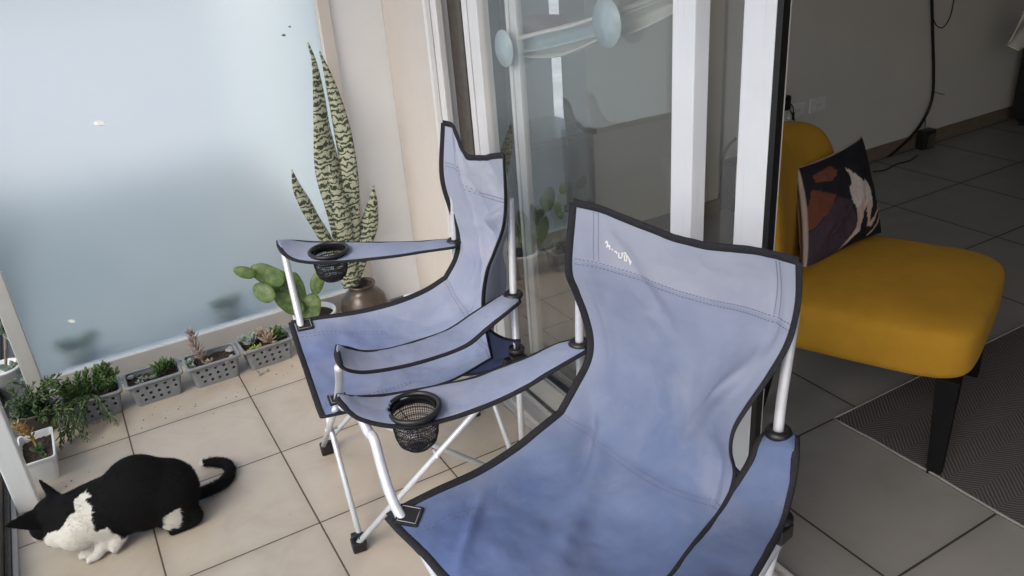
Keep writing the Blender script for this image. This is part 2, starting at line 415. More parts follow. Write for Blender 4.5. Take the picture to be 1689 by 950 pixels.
struct('skirting_far', box(2.925, 7.6, 3.087, 3.098, 0.0, .075), M['skirting'])
struct('skirting_pier', box(2.092, 2.905, 3.036, 3.048, 0.0, .075), M['skirting'])
# outer wall: the narrow white wall beyond the screen, and the pinkish return beside the door
struct('balcony_wall_white', join(box(1.012, 1.285, YP, YP+.16, 0, 2.62)), M['wall_white'])
struct('balcony_wall_pink', join(box(1.225, 1.31, 2.64, YP-.002, 0, 2.62)), M['wall_pink'])
struct('facade_wall', join(box(1.15, 1.30, -3.2, -1.25, 0, 2.62), box(1.15, 1.30, -1.25, 2.64, 2.30, 2.62)), M['wall_pink'])
struct('neighbour_wall', box(1.15, 1.30, YP+.16, 6.5, 0, 2.62), M['wall_grey'])

# ---- frosted screen between the balconies
scr = thing('privacy_screen', 'frosted glass privacy screen in a pale aluminium frame at the end of the balcony', 'screen', (.3, YP, 0))
xl, xr = -.358, 1.010
obj('frame_rail', box(xl, xr, YP-.02, YP+.03, .022, .105), M['aluminium'], scr, mods=[BEV(.003)])
obj('frame_rail', box(xl, xr, YP-.02, YP+.03, 2.52, 2.60), M['aluminium'], scr, mods=[BEV(.003)])
obj('frame_stile', box(xl, xl+.052, YP-.022, YP+.032, .022, 2.60), M['aluminium'], scr, mods=[BEV(.003)])
obj('frame_stile', box(.962, xr, YP-.022, YP+.032, .022, 2.60), M['wall_pink'], scr, mods=[BEV(.003)])
gp = obj('glass_pane', box(xl+.045, .97, YP, YP+.008, .098, 2.53), M['frosted_glass'], scr)
obj('foot', box(xl+.02, xl+.06, YP-.01, YP+.02, 0, .022), M['black_plastic'], scr)
obj('foot', box(.9, .94, YP-.01, YP+.02, 0, .022), M['black_plastic'], scr)
def flake(q, rr, seed):
    rnd = random.Random(seed); c = ony(q, YP-.0035); V = []
    n = 11
    for s_ in (0, 1):
        for k in range(n):
            a = 2*math.pi*k/n; r_ = rr*(.55+.6*rnd.random())
            V.append((c[0]+r_*1.5*math.cos(a), c[1]+s_*.003, c[2]+r_*.8*math.sin(a)-r_*.3*math.cos(a)))
    return V, [tuple(range(n)), tuple(range(n, 2*n))[::-1]]+[(k, n+k, n+(k+1) % n, (k+1) % n) for k in range(n)]
obj('scratch', flake((165, 203), .013, 3), M['bare_spot_white'], scr)
obj('scratch', flake((118, 530), .008, 5), M['bare_spot_white'], scr)
obj('stain', flake((468, 58), .006, 8), M['pale_stain'], scr)
obj('stain', flake((478, 44), .004, 9), M['pale_stain'], scr)

# ---- balustrade along the open side
bal = thing('glass_balustrade', 'glass balustrade with white posts along the open side of the balcony', 'balustrade', (-.46, 1.5, 0))
obj('floor_channel', join(box(-.500, -.462, -2.2, 6.5, 0, .07), box(-.4615, -.447, -2.2, 6.5, 0, .025)), M['alu_dark'], bal, mods=[BEV(.002)])
obj('floor_channel', box(-.445, -.432, -2.2, 3.1, 0, .012), M['aluminium'], bal)
obj('glass_pane', box(-.488, -.480, -2.2, 6.5, .0702, 1.02), M['rail_glass'], bal)
obj('top_rail', box(-.505, -.455, -2.2, 6.5, 1.0205, 1.07), M['alu_white'], bal, mods=[BEV(.004)])
pc = A(-.405, 2.575, 0)
obj('post', box(-.428, -.366, 2.510, 2.565, 0, 2.62), M['alu_white'], bal, mods=[BEV(.004)])
obj('post', box(-.50, -.446, -.9, -.85, 0.08, 1.0), M['alu_white'], bal, mods=[BEV(.004)])

# ---- door frame and sliding leaves
dz = 2.30
fr = thing('door_frame', 'aluminium jamb and floor track of the sliding door', 'door frame', (XD, 2.6, 0))
obj('jamb', box(1.170, 1.31, 2.525, 2.638, 0, dz), M['alu_white'], fr, mods=[BEV(.003)])
obj('jamb_lip', box(1.150, 1.169, 2.600, 2.618, 0, dz), M['alu_bright'], fr, mods=[BEV(.003)])
obj('jamb_lip', box(1.145, 1.169, 2.505, 2.524, 0, dz), M['alu_bright'], fr, mods=[BEV(.003)])
obj('jamb_channel', box(1.195, 1.305, 2.372, 2.5245, 0, dz), M['alu_dark'], fr, mods=[BEV(.002)])
obj('jamb_bead', box(1.182, 1.1945, 2.405, 2.43, .03, dz), M['alu_dark'], fr, mods=[BEV(.003)])
obj('floor_track', join(box(1.078, 1.275, -1.25, 2.64, -.1, .010), box(1.095, 1.103, -1.25, 2.60, .0102, .030), box(1.150, 1.158, -1.25, 2.37, .0102, .034), box(1.225, 1.233, -1.25, 2.37, .0102, .034), box(1.258, 1.268, -1.25, 2.37, .0102, .03)), M['aluminium'], fr)
obj('head', box(1.15, 1.31, -1.25, 2.372, 2.25, 2.30), M['alu_white'], fr)
def leaf(name, label, x0, x1, ya, yb, w0, w1, seal=None, group=None):
    """leaf from y=ya (far) down to y=yb (near); w0 far stile width, w1 near stile width"""
    d = thing(name, label, 'sliding door', ((x0+x1)/2, (ya+yb)/2, 0))
    xm = (x0+x1)/2
    obj('stile', join(box(x0, x1, ya-w0, ya, .036, 2.24), box(x0-.006, x0-.0005, ya-w0*.42, ya-w0*.12, .04, 2.23)), M['alu_white'], d, mods=[BEV(.003)])
    obj('stile', box(x0, x1, yb, yb+w1, .036, 2.24), M['alu_blue'], d, mods=[BEV(.003)])
    obj('rail', join(box(x0+.001, x1-.001, yb+w1+.0005, ya-w0-.0005, .036, .125), box(x0+.012, x1-.012, yb+w1+.0005, ya-w0-.0005, .1255, .137)), M['aluminium'], d, mods=[BEV(.002)])
    obj('rail', box(x0+.001, x1-.001, yb+w1+.0005, ya-w0-.0005, 2.15, 2.24), M['aluminium'], d, mods=[BEV(.002)])
    obj('gasket', box(x0+.008, x1-.008, yb+w1+.0005, ya-w0-.0005, .1372, .145), M['rubber'], d)
    obj('glass_pane', box(xm-.003, xm+.003, yb+w1-.004, ya-w0+.004, .14, 2.16), M['door_glass'], d)
    if seal:
        obj('edge_seal', box(x0+.001, x1-.003, yb-.016, yb-.0005, .036, 2.24), M['rubber'], d)
        obj('edge_strip', box(x1-.0025, x1, yb-.0165, yb-.001, .036, 2.24), M['aluminium'], d)
    return d
leaf('sliding_door', 'outer glass door leaf with cat hammock suction cups stuck inside it', 1.170, 1.212, 2.371, 1.315, .10, .070)
leaf('sliding_door', 'inner glass door leaf ending in a black rubber edge beside the opening', 1.228, 1.250, 2.20, 1.155, .06, .085, seal=True)

# ================================================================== CAMPING CHAIRS
POSE = {'F': (0.6828, 1.9646, 3.0068), 'N': (0.6635, 1.0574, 3.3275)}
K = {'top': (.2555, -.2768, 1.0145), 'ring': (.2512, -.2708, .6576), 'armf': (.3977, .2403, .705), 'patch': (.2441, .2414, .489),
     'foot': (.2458, .2534, 0), 'hub': (.3083, -.232, .5364), 'rfoot': (.2228, -.2526, 0)}
SEEN = {'top': dict(FR=(740, 205), FL=(829, 266), NR=(947, 336), NL=(1316, 432)), 'ring': dict(FR=(750, 402), FL=(847, 491), NR=(956, 572), NL=(1283, 719)),
        'armf': dict(FR=(462, 403), FL=(556, 577), NR=(567, 656)), 'patch': dict(FR=(495, 532), FL=(556, 660), NR=(665, 857)),
        'foot': dict(FR=(540, 746), FL=(593, 905)), 'hub': dict(FL=(852, 578), NL=(1288, 856)), 'rfoot': dict(FR=(782, 684))}
SIDE = {
 'NR': [((946, 335), .25), ((938, 440), .245), ((950, 480), .24), ((965, 520), .23), ((974, 560), .22), ((970, 595), .21), ((950, 635), .205), ((925, 680), .21), ((890, 708), .215), ((850, 740), .225), ((790, 778), .235), ((720, 810), .24), ((670, 835), .245), ((640, 852), .25)],
 'NL': [((1318, 432), -.25), ((1316, 500), -.25), ((1300, 565), -.245), ((1265, 625), -.24), ((1230, 675), -.23), ((1210, 710), -.22), ((1205, 745), -.215), ((1212, 785), -.21), ((1198, 838), -.21), ((1160, 895), -.22), ((1110, 950), -.23)],
 'FR': [((731, 203), .25), ((729, 290), .25), ((745, 350), .24), ((756, 392), .23), ((752, 425), .22), ((735, 458), .21), ((700, 480), .215), ((650, 500), .22), ((590, 515), .23), ((530, 524), .24), ((480, 532), .25)],
 'FL': [((831, 264), -.25), ((834, 330), -.25), ((830, 375), -.245), ((816, 415), -.24), ((803, 450), -.23), ((797, 500), -.22), ((803, 545), -.21), ((812, 590), -.21), ((750, 625), -.215), ((700, 642), -.22), ((620, 668), -.24), ((533, 688), -.25)]}
WAIST = {'NR': 7, 'NL': 8, 'FR': 5, 'FL': 7}
ARMS = {
 'FR': ([(458, 398), (480, 397), (520, 400), (600, 401), (680, 400), (740, 396), (757, 399)], [(460, 404), (470, 420), (495, 431), (545, 433), (640, 424), (700, 415), (748, 408), (757, 403)]),
 'FL': ([(556, 571), (575, 574), (600, 580), (640, 577), (690, 563), (740, 545), (790, 512), (835, 486), (858, 489)], [(556, 583), (563, 604), (585, 613), (620, 612), (690, 598), (765, 572), (800, 545), (840, 512), (862, 494)]),
 'NR': ([(557, 652), (590, 655), (640, 652), (700, 642), (780, 625), (850, 600), (920, 569), (960, 560)], [(556, 658), (575, 678), (600, 693), (650, 703), (710, 698), (780, 678), (850, 648), (920, 606), (965, 580), (972, 572)]),
 'NL': ([(1275, 706), (1250, 730), (1235, 765), (1215, 800), (1190, 845), (1150, 895), (1110, 950)], [(1312, 720), (1311, 760), (1303, 810), (1285, 870), (1262, 915), (1235, 960)])}
CUPS = {'F': ((542, 415), 31), 'N': (((682, 675)), 43)}
TOPSAG = {'F': [(0, 0), (.10, -.002), (.155, -.060), (.25, -.084), (.4, -.068), (.6, -.044), (.8, -.016), (.9, -.002), (1, 0)], 'N': [(0, 0), (.1, -.004), (.3, -.022), (.45, -.034), (.6, -.032), (.8, -.012), (1, 0)]}

def build_chair(c, label):
    px_, py_, th = POSE[c]
    f = A(math.cos(th), math.sin(th), 0); r = A(math.sin(th), -math.cos(th), 0); o = A(px_, py_, 0); up = A(0, 0, 1)
    def loc(k, s): return o + r*k[0]*(1 if s == 'R' else -1) + f*k[1] + up*k[2]
    KP = {}
    for n in K:
        for s in 'RL':
            P = loc(K[n], s); q = SEEN[n].get(c+s)
            if q is not None: P = atd(q, depth(P)) if n not in ('foot', 'rfoot') else onz(q, 0.0)
            KP[n+s] = P
    KP['hubR'] = loc((.222, -.245, .5), 'R')
    root = thing('camping_chair', label, 'camping chair', tuple(o), 'folding blue camping chairs')
    B = 'canvas_faded' if c == 'F' else 'canvas_blue'
    # ---- side edges of the sling
    curve = {}
    for s in 'RL':
        pts = [onplane(q, o+r*x, r) for q, x in SIDE[c+s]]
        if c+s == 'NL':
            pts += [o+r*x+f*y+up*z for x, y, z in ((-.235, .09, .497), (-.24, .18, .503), (-.25, .275, .508))]
        w = WAIST[c+s]
        curve[s] = np.vstack([smoothpath(pts[:w+1], 73)[:-1], smoothpath(pts[w:], 57)])
        # smooth the kink
    NV = 73-1+57; NU = 65
    us = np.linspace(0, 1, NU)
    ts = np.array([(i/72.0) if i <= 72 else 1+(i-72)/56.0 for i in range(NV)])   # 0 top, 1 waist, 2 front
    ax = [x for x, _ in TOPSAG[c]]; az = [z for _, z in TOPSAG[c]]
    from_top = np.interp(us, ax, az)
    # soften
    k5 = np.array([1, 2, 3, 2, 1])/9.0; from_top = np.convolve(np.pad(from_top, 2, mode='edge'), k5, 'valid'); from_top[0] = from_top[-1] = 0
    S = np.zeros((NV, NU, 3)); rnd = random.Random(11 if c == 'F' else 4)
    hump = (4*us*(1-us))
    for i, t in enumerate(ts):
        a, b = curve['R'][i], curve['L'][i]
        for j, u in enumerate(us):
            P = a+(b-a)*u; h = hump[j]**.8
            back = max(0, 1-t); seat = max(0, t-1)
            kt = max(0, 1-t/1.1)
            P = P + up*from_top[j]*kt - f*h*(.030+.035*math.sin(math.pi*min(1, t)))*(1.0 if t < 1 else max(0, 1-seat*2.2))*(1.3 if c == 'F' else 1)
            sag = .052*math.exp(-((t-1.25)/.45)**2)+.018*seat
            P = P - up*h*sag
            # tension folds
            y = 0.0
            if c == 'F':
                for (u0, t0, u1, t1, w_, am) in ((.12, .05, .55, 1.1, .05, .014), (.22, .2, .78, 1.0, .06, -.012), (.9, .25, .35, .45, .07, .012), (.08, .3, .3, 1.0, .04, -.010), (.62, .55, .92, .95, .05, .009), (.5, .5, .5, 1.4, .05, .006)):
                    d_ = np.array([u1-u0, t1-t0]); L = np.hypot(*d_); e_ = d_/L; q_ = np.array([u-u0, t-t0]); al = q_ @ e_; pe = q_[0]*e_[1]-q_[1]*e_[0]
                    if -.1 < al < L+.1: y += 2.6*am*math.exp(-(pe/(w_*.62))**2)*math.sin(math.pi*min(1, max(0, (al+.1)/(L+.2))))
            else:
                for (u0, t0, u1, t1, w_, am) in ((.04, .12, .12, .75, .035, .007), (.97, .30, .80, .62, .05, .011), (.90, .05, .93, .45, .03, -.008), (.93, .45, .62, .85, .05, .006), (.03, .85, .25, 1.15, .06, -.008), (.16, .1, .42, .42, .06, -.005), (.86, .85, .97, 1.2, .06, -.010), (.25, 1.05, .6, 1.6, .08, .006), (.12, 1.6, .35, 1.9, .03, .005)):
                    d_ = np.array([u1-u0, t1-t0]); L = np.hypot(*d_); e_ = d_/L; q_ = np.array([u-u0, t-t0]); al = q_ @ e_; pe = q_[0]*e_[1]-q_[1]*e_[0]
                    if -.1 < al < L+.1: y += 2.6*am*math.exp(-(pe/(w_*.62))**2)*math.sin(math.pi*min(1, max(0, (al+.1)/(L+.2))))
            nz = mnoise.fractal(Vector((u*3.1+(5 if c == 'F' else 0), t*3.3, 1.7)), .9, 2.1, 4)
            edge = min(1, 6*min(u, 1-u))
            dirn = (f*.9+up*.3) if t < 1 else (up if t > 1.25 else nrmz(f*(1.25-t)*3.6+up*(1-(1.25-t)*3)))
            P = P+dirn*(y+nz*(.016 if c == 'F' and t < 1.1 else .009))*edge
            S[i, j] = P
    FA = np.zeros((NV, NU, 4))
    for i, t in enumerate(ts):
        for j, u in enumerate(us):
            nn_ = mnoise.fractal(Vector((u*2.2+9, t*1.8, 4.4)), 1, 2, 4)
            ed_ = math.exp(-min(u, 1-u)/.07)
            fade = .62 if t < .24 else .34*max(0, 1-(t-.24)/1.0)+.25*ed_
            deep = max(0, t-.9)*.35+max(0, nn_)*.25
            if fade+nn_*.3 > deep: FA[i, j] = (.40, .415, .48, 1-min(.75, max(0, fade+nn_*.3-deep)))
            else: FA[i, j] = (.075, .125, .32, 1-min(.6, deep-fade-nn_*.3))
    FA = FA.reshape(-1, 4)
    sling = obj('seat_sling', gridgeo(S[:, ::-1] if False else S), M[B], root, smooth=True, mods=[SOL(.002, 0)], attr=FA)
    # surface normals for laying seams on
    dU = np.gradient(S, axis=1); dV = np.gradient(S, axis=0); Nn = np.cross(dU, dV); Nn /= np.linalg.norm(Nn, axis=2)[:, :, None]
    if (Nn[20, 30] @ (CP-S[20, 30])) < 0: Nn = -Nn
    def at_uv(t, u):
        i = t*72 if t <= 1 else 72+(t-1)*56
        i = min(max(i, 0), NV-1.001); j = min(max(u, 0), 1)*(NU-1); j = min(j, NU-1.001)
        i0, j0 = int(i), int(j); a, b = i-i0, j-j0
        bl = lambda X: (X[i0, j0]*(1-a)+X[i0+1, j0]*a)*(1-b)+(X[i0, j0+1]*(1-a)+X[i0+1, j0+1]*a)*b
        return bl(S), bl(Nn)
    def seam(pts, n=120, rad=.0009, m='stitch', dash=True):
        """line of stitches on the cloth along (t,u) points"""
        uv = smoothpath(np.array(pts, float), n); gs = []
        P = []; 
        for t, u in uv:
            q, nn = at_uv(t, u); P.append(q+nn*.0016)
        P = np.array(P)
        if not dash: return tube(P, rad, 6)
        step = 4
        for i in range(0, n-3, step): gs.append(tube(P[i:i+3], rad, 5))
        return join(*gs)
    sg = []
    for d_ in (0, .022):
        sg.append(seam([(.235+d_, .005), (.24+d_, .5), (.235+d_, .995)], 260))
        sg.append(seam([(1.0+d_, .005), (1.03+d_, .5), (1.0+d_, .995)], 260))
    for u_ in (.085, .105):
        sg.append(seam([(.02, u_), (.23, u_+.005)], 80)); sg.append(seam([(.02, 1-u_), (.23, 1-u_)], 80))
    for u_ in (.12, .145):
        sg.append(seam([(1.99, u_), (1.7, u_+.02), (1.45, u_+.07)], 90)); sg.append(seam([(1.99, 1-u_), (1.7, 1-u_-.02), (1.45, 1-u_-.05)], 90))
    for k_ in range(len(sg)): obj('stitching', sg[k_], M['stitch'], sling)
    # pale worn print near the top corner
    mk = []
    if c == 'N':
        strokes = [[(.095, .135), (.085, .141), (.100, .146), (.112, .142)], [(.108, .150), (.100, .156), (.118, .160)], [(.112, .168), (.118, .176)], [(.122, .182), (.120, .192), (.128, .196)],
                   [(.120, .205), (.142, .208), (.138, .222), (.116, .222)], [(.122, .236), (.150, .238)], [(.118, .230), (.112, .246), (.135, .250), (.152, .244)], [(.128, .262), (.160, .268)], [(.122, .256), (.150, .276)]]
        for st in strokes: mk.append(seam([(a_+.045, .10+(b_-.10)*.72+.012) for a_, b_ in st], 14, .0016, dash=False))
        obj('printed_mark', join(*mk), M['white_plastic'], sling)
    # ---- black binding
    def bind(path, rad=.0062, nm='binding', par=None, flat=.45, nrm=None):
        return obj(nm, tube(path, rad, 8, flat=flat, nrm=nrm), M['webbing'], par or root, smooth=True)
    g = [tube(S[:, 0], .0088, 8, flat=.38, nrm=Nn[:, 0]), tube(S[:, -1], .0088, 8, flat=.38, nrm=Nn[:, -1]), tube(S[0, :], .0088, 8, flat=.38, nrm=Nn[0, :]), tube(S[-1, :], .0088, 8, flat=.38, nrm=Nn[-1, :])]
    obj('binding', join(*g), M['webbing'], sling, smooth=True)
    # ---- corner flaps to the rear hubs
    for s, jj in (('R', 0), ('L', -1)):
        i0, i1 = (60, 84)
        eA = S[i0:i1, jj]; hub = KP['hub'+s]
        G = np.zeros((i1-i0, 9, 3))
        for a_ in range(i1-i0):
            tgt = hub + up*.012*(1-2*a_/(i1-i0)) + (eA[-1]-eA[0])*(a_/(i1-i0)-.5)*.25
            for b_ in range(9): G[a_, b_] = eA[a_]+(tgt-eA[a_])*b_/8.0 - up*.012*math.sin(math.pi*b_/8)
        fl = obj('corner_flap', gridgeo(G), M['canvas_navy'], root, smooth=True, mods=[SOL(.002, 0)])
        obj('binding', join(tube(G[0, :], .0055, 8, flat=.5), tube(G[-1, :], .0055, 8, flat=.5), tube(G[:, -1], .006, 8, flat=.6)), M['webbing'], fl, smooth=True)
        obj('joint', join(obox(hub-up*.028, (r, f, up), (.017, .02, .017)), obox(hub-up*.028-f*(-.02)*1.0, (r, f, up), (.010, .018, .012))), M['black_plastic'], root, mods=[BEV(.004, 3)])
        obj('grommet', lathe([(.011, .006), (.020, .006), (.023, 0), (.020, -.005), (.011, -.005)], hub+up*.004, 20), M['black_plastic'], root, smooth=True)
    # ---- tubes
    TM = M['steel_tube']
    for s in 'RL':
        top = KP['top'+s]; q_, n_ = at_uv(.20, .03 if s == 'R' else (.90 if c == 'F' else .965)); top2 = q_-n_*(.004 if c+s == 'FL' else .013)
        ring = KP['ring'+s]; hub = KP['hub'+s]; ft = KP['rfoot'+s]
        obj('back_post', tube(smoothpath([top2, ring, hub-up*.03], 30), .0098, 14), TM, root, smooth=True)
        obj('rear_leg', tube([hub-up*.03, ft+up*.03], .0090, 12), TM, root, smooth=True)
    def brace(a, b, side, bow=.006):
        d = side*bow
        obj('cross_brace', tube([a+d, (a+b)/2+d, b+d], .0082, 12), TM, root, smooth=True)
    pR, pL = KP['patchR']-up*.022, KP['patchL']-up*.022; hR, hL = KP['hubR']-up*.035, KP['hubL']-up*.035
    fR, fL = KP['footR']+up*.028, KP['footL']+up*.028; gR, gL = KP['rfootR']+up*.028, KP['rfootL']+up*.028
    for a, b, sd in ((fR, pL, f), (fL, pR, -f), (fR, hR, r), (gR, pR, -r), (fL, hL, -r), (gL, pL, r), (gR, hL, -f), (gL, hR, f)):
        brace(a, b, sd*(1.0), .008)
    for a, b, nn in ((fR, pL, f), (fR, hR, r), (fL, hL, -r), (gR, hL, -f)):
        m_ = (a+b)/2+up*0.0
        obj('rivet', tube([m_-nn*.018, m_+nn*.0185], .0045, 10), M['alu_white'], root, smooth=True)
    for n in ('footR', 'footL', 'rfootR', 'rfootL'):
        p0 = KP[n]; sgn = 1 if n.endswith('R') else -1; fw = 1 if n.startswith('foot') else -1
        obj('foot_cap', join(obox(p0+up*.017, (r, f, up), (.019, .019, .017)), obox(p0+up*.030-r*sgn*.012, (r, f, up), (.010, .015, .016)), obox(p0+up*.030-f*fw*.012, (r, f, up), (.015, .010, .015))), M['black_plastic'], root, mods=[BEV(.005, 3)])
    # ---- arm rests
    for s in 'RL':
        Rg, Af = KP['ring'+s], KP['armf'+s]; n_ = nrmz(np.cross(Rg-Af, up))
        ea, eb = ARMS[c+s]; N = 90
        ea = smoothpath(np.array(ea, float), N); eb = smoothpath(np.array(eb, float), N)
        zs = []
        for i in range(N):
            zs.append(onplane((ea[i]+eb[i])/2, Rg, n_)[2])
        zs = np.convolve(np.pad(zs, 3, mode='edge'), np.ones(7)/7, 'valid')
        ms_ = (ea+eb)/2; rq = pix(Rg); ir = int(np.argmin(np.hypot(ms_[:, 0]-rq[0], ms_[:, 1]-rq[1])))
        zs = zs+(Rg[2]+.002-zs[ir])*np.exp(-(np.abs(np.arange(N)-ir)/22.0)**2)
        PA = np.array([onz(ea[i], zs[i]) for i in range(N)]); PB = np.array([onz(eb[i], zs[i]) for i in range(N)])
        if c+s == 'NL':
            # carries on past the picture's edge to the front post
            mid = (PA[-1]+PB[-1])/2; wv = (PA[-1]-PB[-1]); end = Af
            ext = smoothpath([mid-(PA[-4]+PB[-4])/2*0+A(0, 0, 0), (mid+end)/2+up*.004, end], 40)[1:]
            wn2 = nrmz(np.cross(end-mid, up)); wn2 = wn2 if wn2 @ wv > 0 else -wn2
            PA = np.vstack([PA, [e_+(wv*(1-k/38)+wn2*.07*(k/38))/2 for k, e_ in enumerate(ext)]]); PB = np.vstack([PB, [e_-(wv*(1-k/38)+wn2*.07*(k/38))/2 for k, e_ in enumerate(ext)]])
            PA[-6:] = [(PA[-6]*(1-k/5*.45)+PB[-6]*k/5*.45)+(end-mid)/np.linalg.norm(end-mid)*k*.002 for k in range(6)]
        PA = smoothpath(PA[::3], 110); PB = smoothpath(PB[::3], 110); N = 110
        NW = 17
        G = np.zeros((N, NW, 3))
        for i in range(N):
            for j in range(NW):
                u = j/(NW-1.0)
                w = np.linalg.norm(PA[i]-PB[i])
                nzv = mnoise.fractal(Vector((i*.06, u*1.5, 3.3+ord(s))), 1, 2, 3)
                G[i, j] = PA[i]*(1-u)+PB[i]*u + up*(.006*(4*u*(1-u))**.6*min(1, w/.05)+nzv*.0022)
        keep = None
        if s == 'R':
            cq, cr = CUPS[c]; cz0 = float(np.interp(cq[0], [430, 560, 760] if c == 'F' else [550, 682, 980], [0, 0, 0]))
            mids = (PA+PB)/2; pm = np.array([pix(x) for x in mids]); ic = int(np.argmin(np.hypot(pm[:, 0]-cq[0], (pm[:, 1]-cq[1]))))
            cup = onz(cq, mids[ic][2]+.010); rad = cr*depth(cup)/F_PX
            keep = lambda i, j: np.hypot(*((G[i, j]+G[i+1, j+1])/2-cup)[:2]) > rad*.93
        arm = obj('armrest', gridgeo(G, keep), M['canvas_blue' if c+s == 'NL' else 'canvas_faded'], root, smooth=True, mods=[SOL(.004, 0)], attr=np.tile([0, 0, 0, 1.0], (N*NW, 1)))
        loop = np.vstack([PA, PB[::-1]])
        nr = np.tile(up, (len(loop), 1))
        obj('binding', tube(loop, .0078, 8, closed=True, flat=.5, nrm=nr), M['webbing'], arm, smooth=True)
        obj('grommet', lathe([(.0105, .009), (.014, .012), (.022, .010), (.026, .003), (.024, -.003), (.0105, -.003)], Rg+up*.006, 24), M['black_plastic'], root, smooth=True)
        # stitched patch at the front corner and the post that rises from it
        Pp = KP['patch'+s]; 
        i_, u_ = 1.90, (.075 if s == 'R' else .925)
        cpt, cn = at_uv(i_, u_)
        ex = nrmz(r-cn*(r @ cn)); ey = nrmz(np.cross(cn, ex))
        Pc = Pp.copy()
        if c+s != 'NL':
            pr_ = pix(Pp); sub = S[90:, :]; best = min(((np.hypot(*(pix(sub[a_, b_])-pr_)), a_, b_) for a_ in range(sub.shape[0]) for b_ in range(0, NU, 1)), key=lambda x: x[0])
            ii, jj = best[1]+90, best[2]; jj = min(max(jj, 3), NU-4); ii = min(ii, NV-5)
        else: ii, jj = NV-9, NU-5
        Ps = S[ii, jj]; cn = Nn[ii, jj]; cn = cn if cn[2] > 0 else -cn
        e1_ = nrmz((r*.8+f*.6) if c == 'N' else r); e1_ = nrmz(e1_-cn*(e1_ @ cn)); e2_ = np.cross(cn, e1_)
        Pp = Ps+cn*.004; Pc = Pp
        obj('corner_patch', obox(Ps+cn*.0035, (e1_, e2_, cn), (.024, .024, .0035)), M['webbing'], root, mods=[BEV(.002)])
        q_ = .0185; lp = [Ps+cn*.0074+e1_*a_*q_+e2_*b_*q_ for a_, b_ in ((-1, -1), (1, -1), (1, 1), (-1, 1), (-1, -1))]
        obj('stitching', tube([lp[0]*(1-t_)+lp[1]*t_ for t_ in (0, .5)]+[lp[1]*(1-t_)+lp[2]*t_ for t_ in (0, .5)]+[lp[2]*(1-t_)+lp[3]*t_ for t_ in (0, .5)]+[lp[3]*(1-t_)+lp[0]*t_ for t_ in (0, .5)], .0009, 5, closed=True), M['stitch_pale'], root)
        if c+s == 'NR':
            qs = [(585, 676), (606, 700), (616, 722), (628, 765), (640, 805), (652, 835), (664, 858)]
            d0, d1 = depth(Af), depth(Pp)
            pp = [atd(q, d0+(d1-d0)*k/6.0) for k, q in enumerate(qs)]; pp[0] = Af-up*.020-f*.012; pp[0] = pp[0]-up*.010-f*.01; pp[1] = pp[1]-up*.020
            pp.append(pp[-1]-up*.03)
        elif c+s == 'NL':
            pp = [Af-up*.012, Af-up*.05-f*.02, (Af+Pp)/2-f*.03, Pp, Pp-up*.03]
        elif c+s == 'FR':
            pp = [atd((468, 412), depth(Af)), atd((474, 440), depth(Af)*.75+depth(Pp)*.25), atd((495, 531), depth(Pp))]; pp.append(pp[-1]-up*.03)
        else:
            pp = [atd((559, 606), depth(Af)), atd((560, 630), (depth(Af)+depth(Pp))/2), Pp, Pp-up*.03]
        obj('arm_post', tube(smoothpath(pp, 40), .0105, 14), TM, root, smooth=True)
        if s == 'R':
            # cup holder: rim and net pouch
            T_ = []
            nrg = 40; P_ = [cup+up*.004+A(math.cos(2*math.pi*k/nrg), math.sin(2*math.pi*k/nrg), 0)*rad for k in range(nrg)]
            rim = obj('cup_ring', join(tube(P_, .0062, 10, closed=True, flat=1.0), lathe([(rad*.84, .002), (rad*.84, -.010), (rad*.92, -.010), (rad*.92, .002)], cup, 40)), M['black_plastic'], root, smooth=True)
            nr_, nh = 60, 14; V = []; Fc = []
            prof = [(rad*.90, -.006), (rad*.90, -.02), (rad*.88, -.035), (rad*.84, -.05), (rad*.78, -.062), (rad*.62, -.073), (rad*.45, -.078), (rad*.3, -.080), (rad*.15, -.081), (rad*.02, -.081)]
            pr = smoothpath([(a_, 0, b_) for a_, b_ in prof], 32)
            net = lathe([(x[0], x[2]*1.15+ .0025*math.sin(i*1.3)) for i, x in enumerate(pr)], cup, nr_)
            obj('cup_net', net, M['webbing'], root, mods=[('WIREFRAME', dict(thickness=.0014 if c == 'N' else .0018, use_replace=True))])
            obj('cup_band', lathe([(rad*.905, -.004), (rad*.905, -.018), (rad*.895, -.018), (rad*.895, -.004)], cup, 40), M['webbing'], root, smooth=True)
    # webbing straps under the seat front
    return root, KP
build_chair('F', 'smaller-looking faded blue camping chair behind, turned side-on beside the snake plant')
build_chair('N', 'large blue camping chair in front with a white worn mark on its backrest')

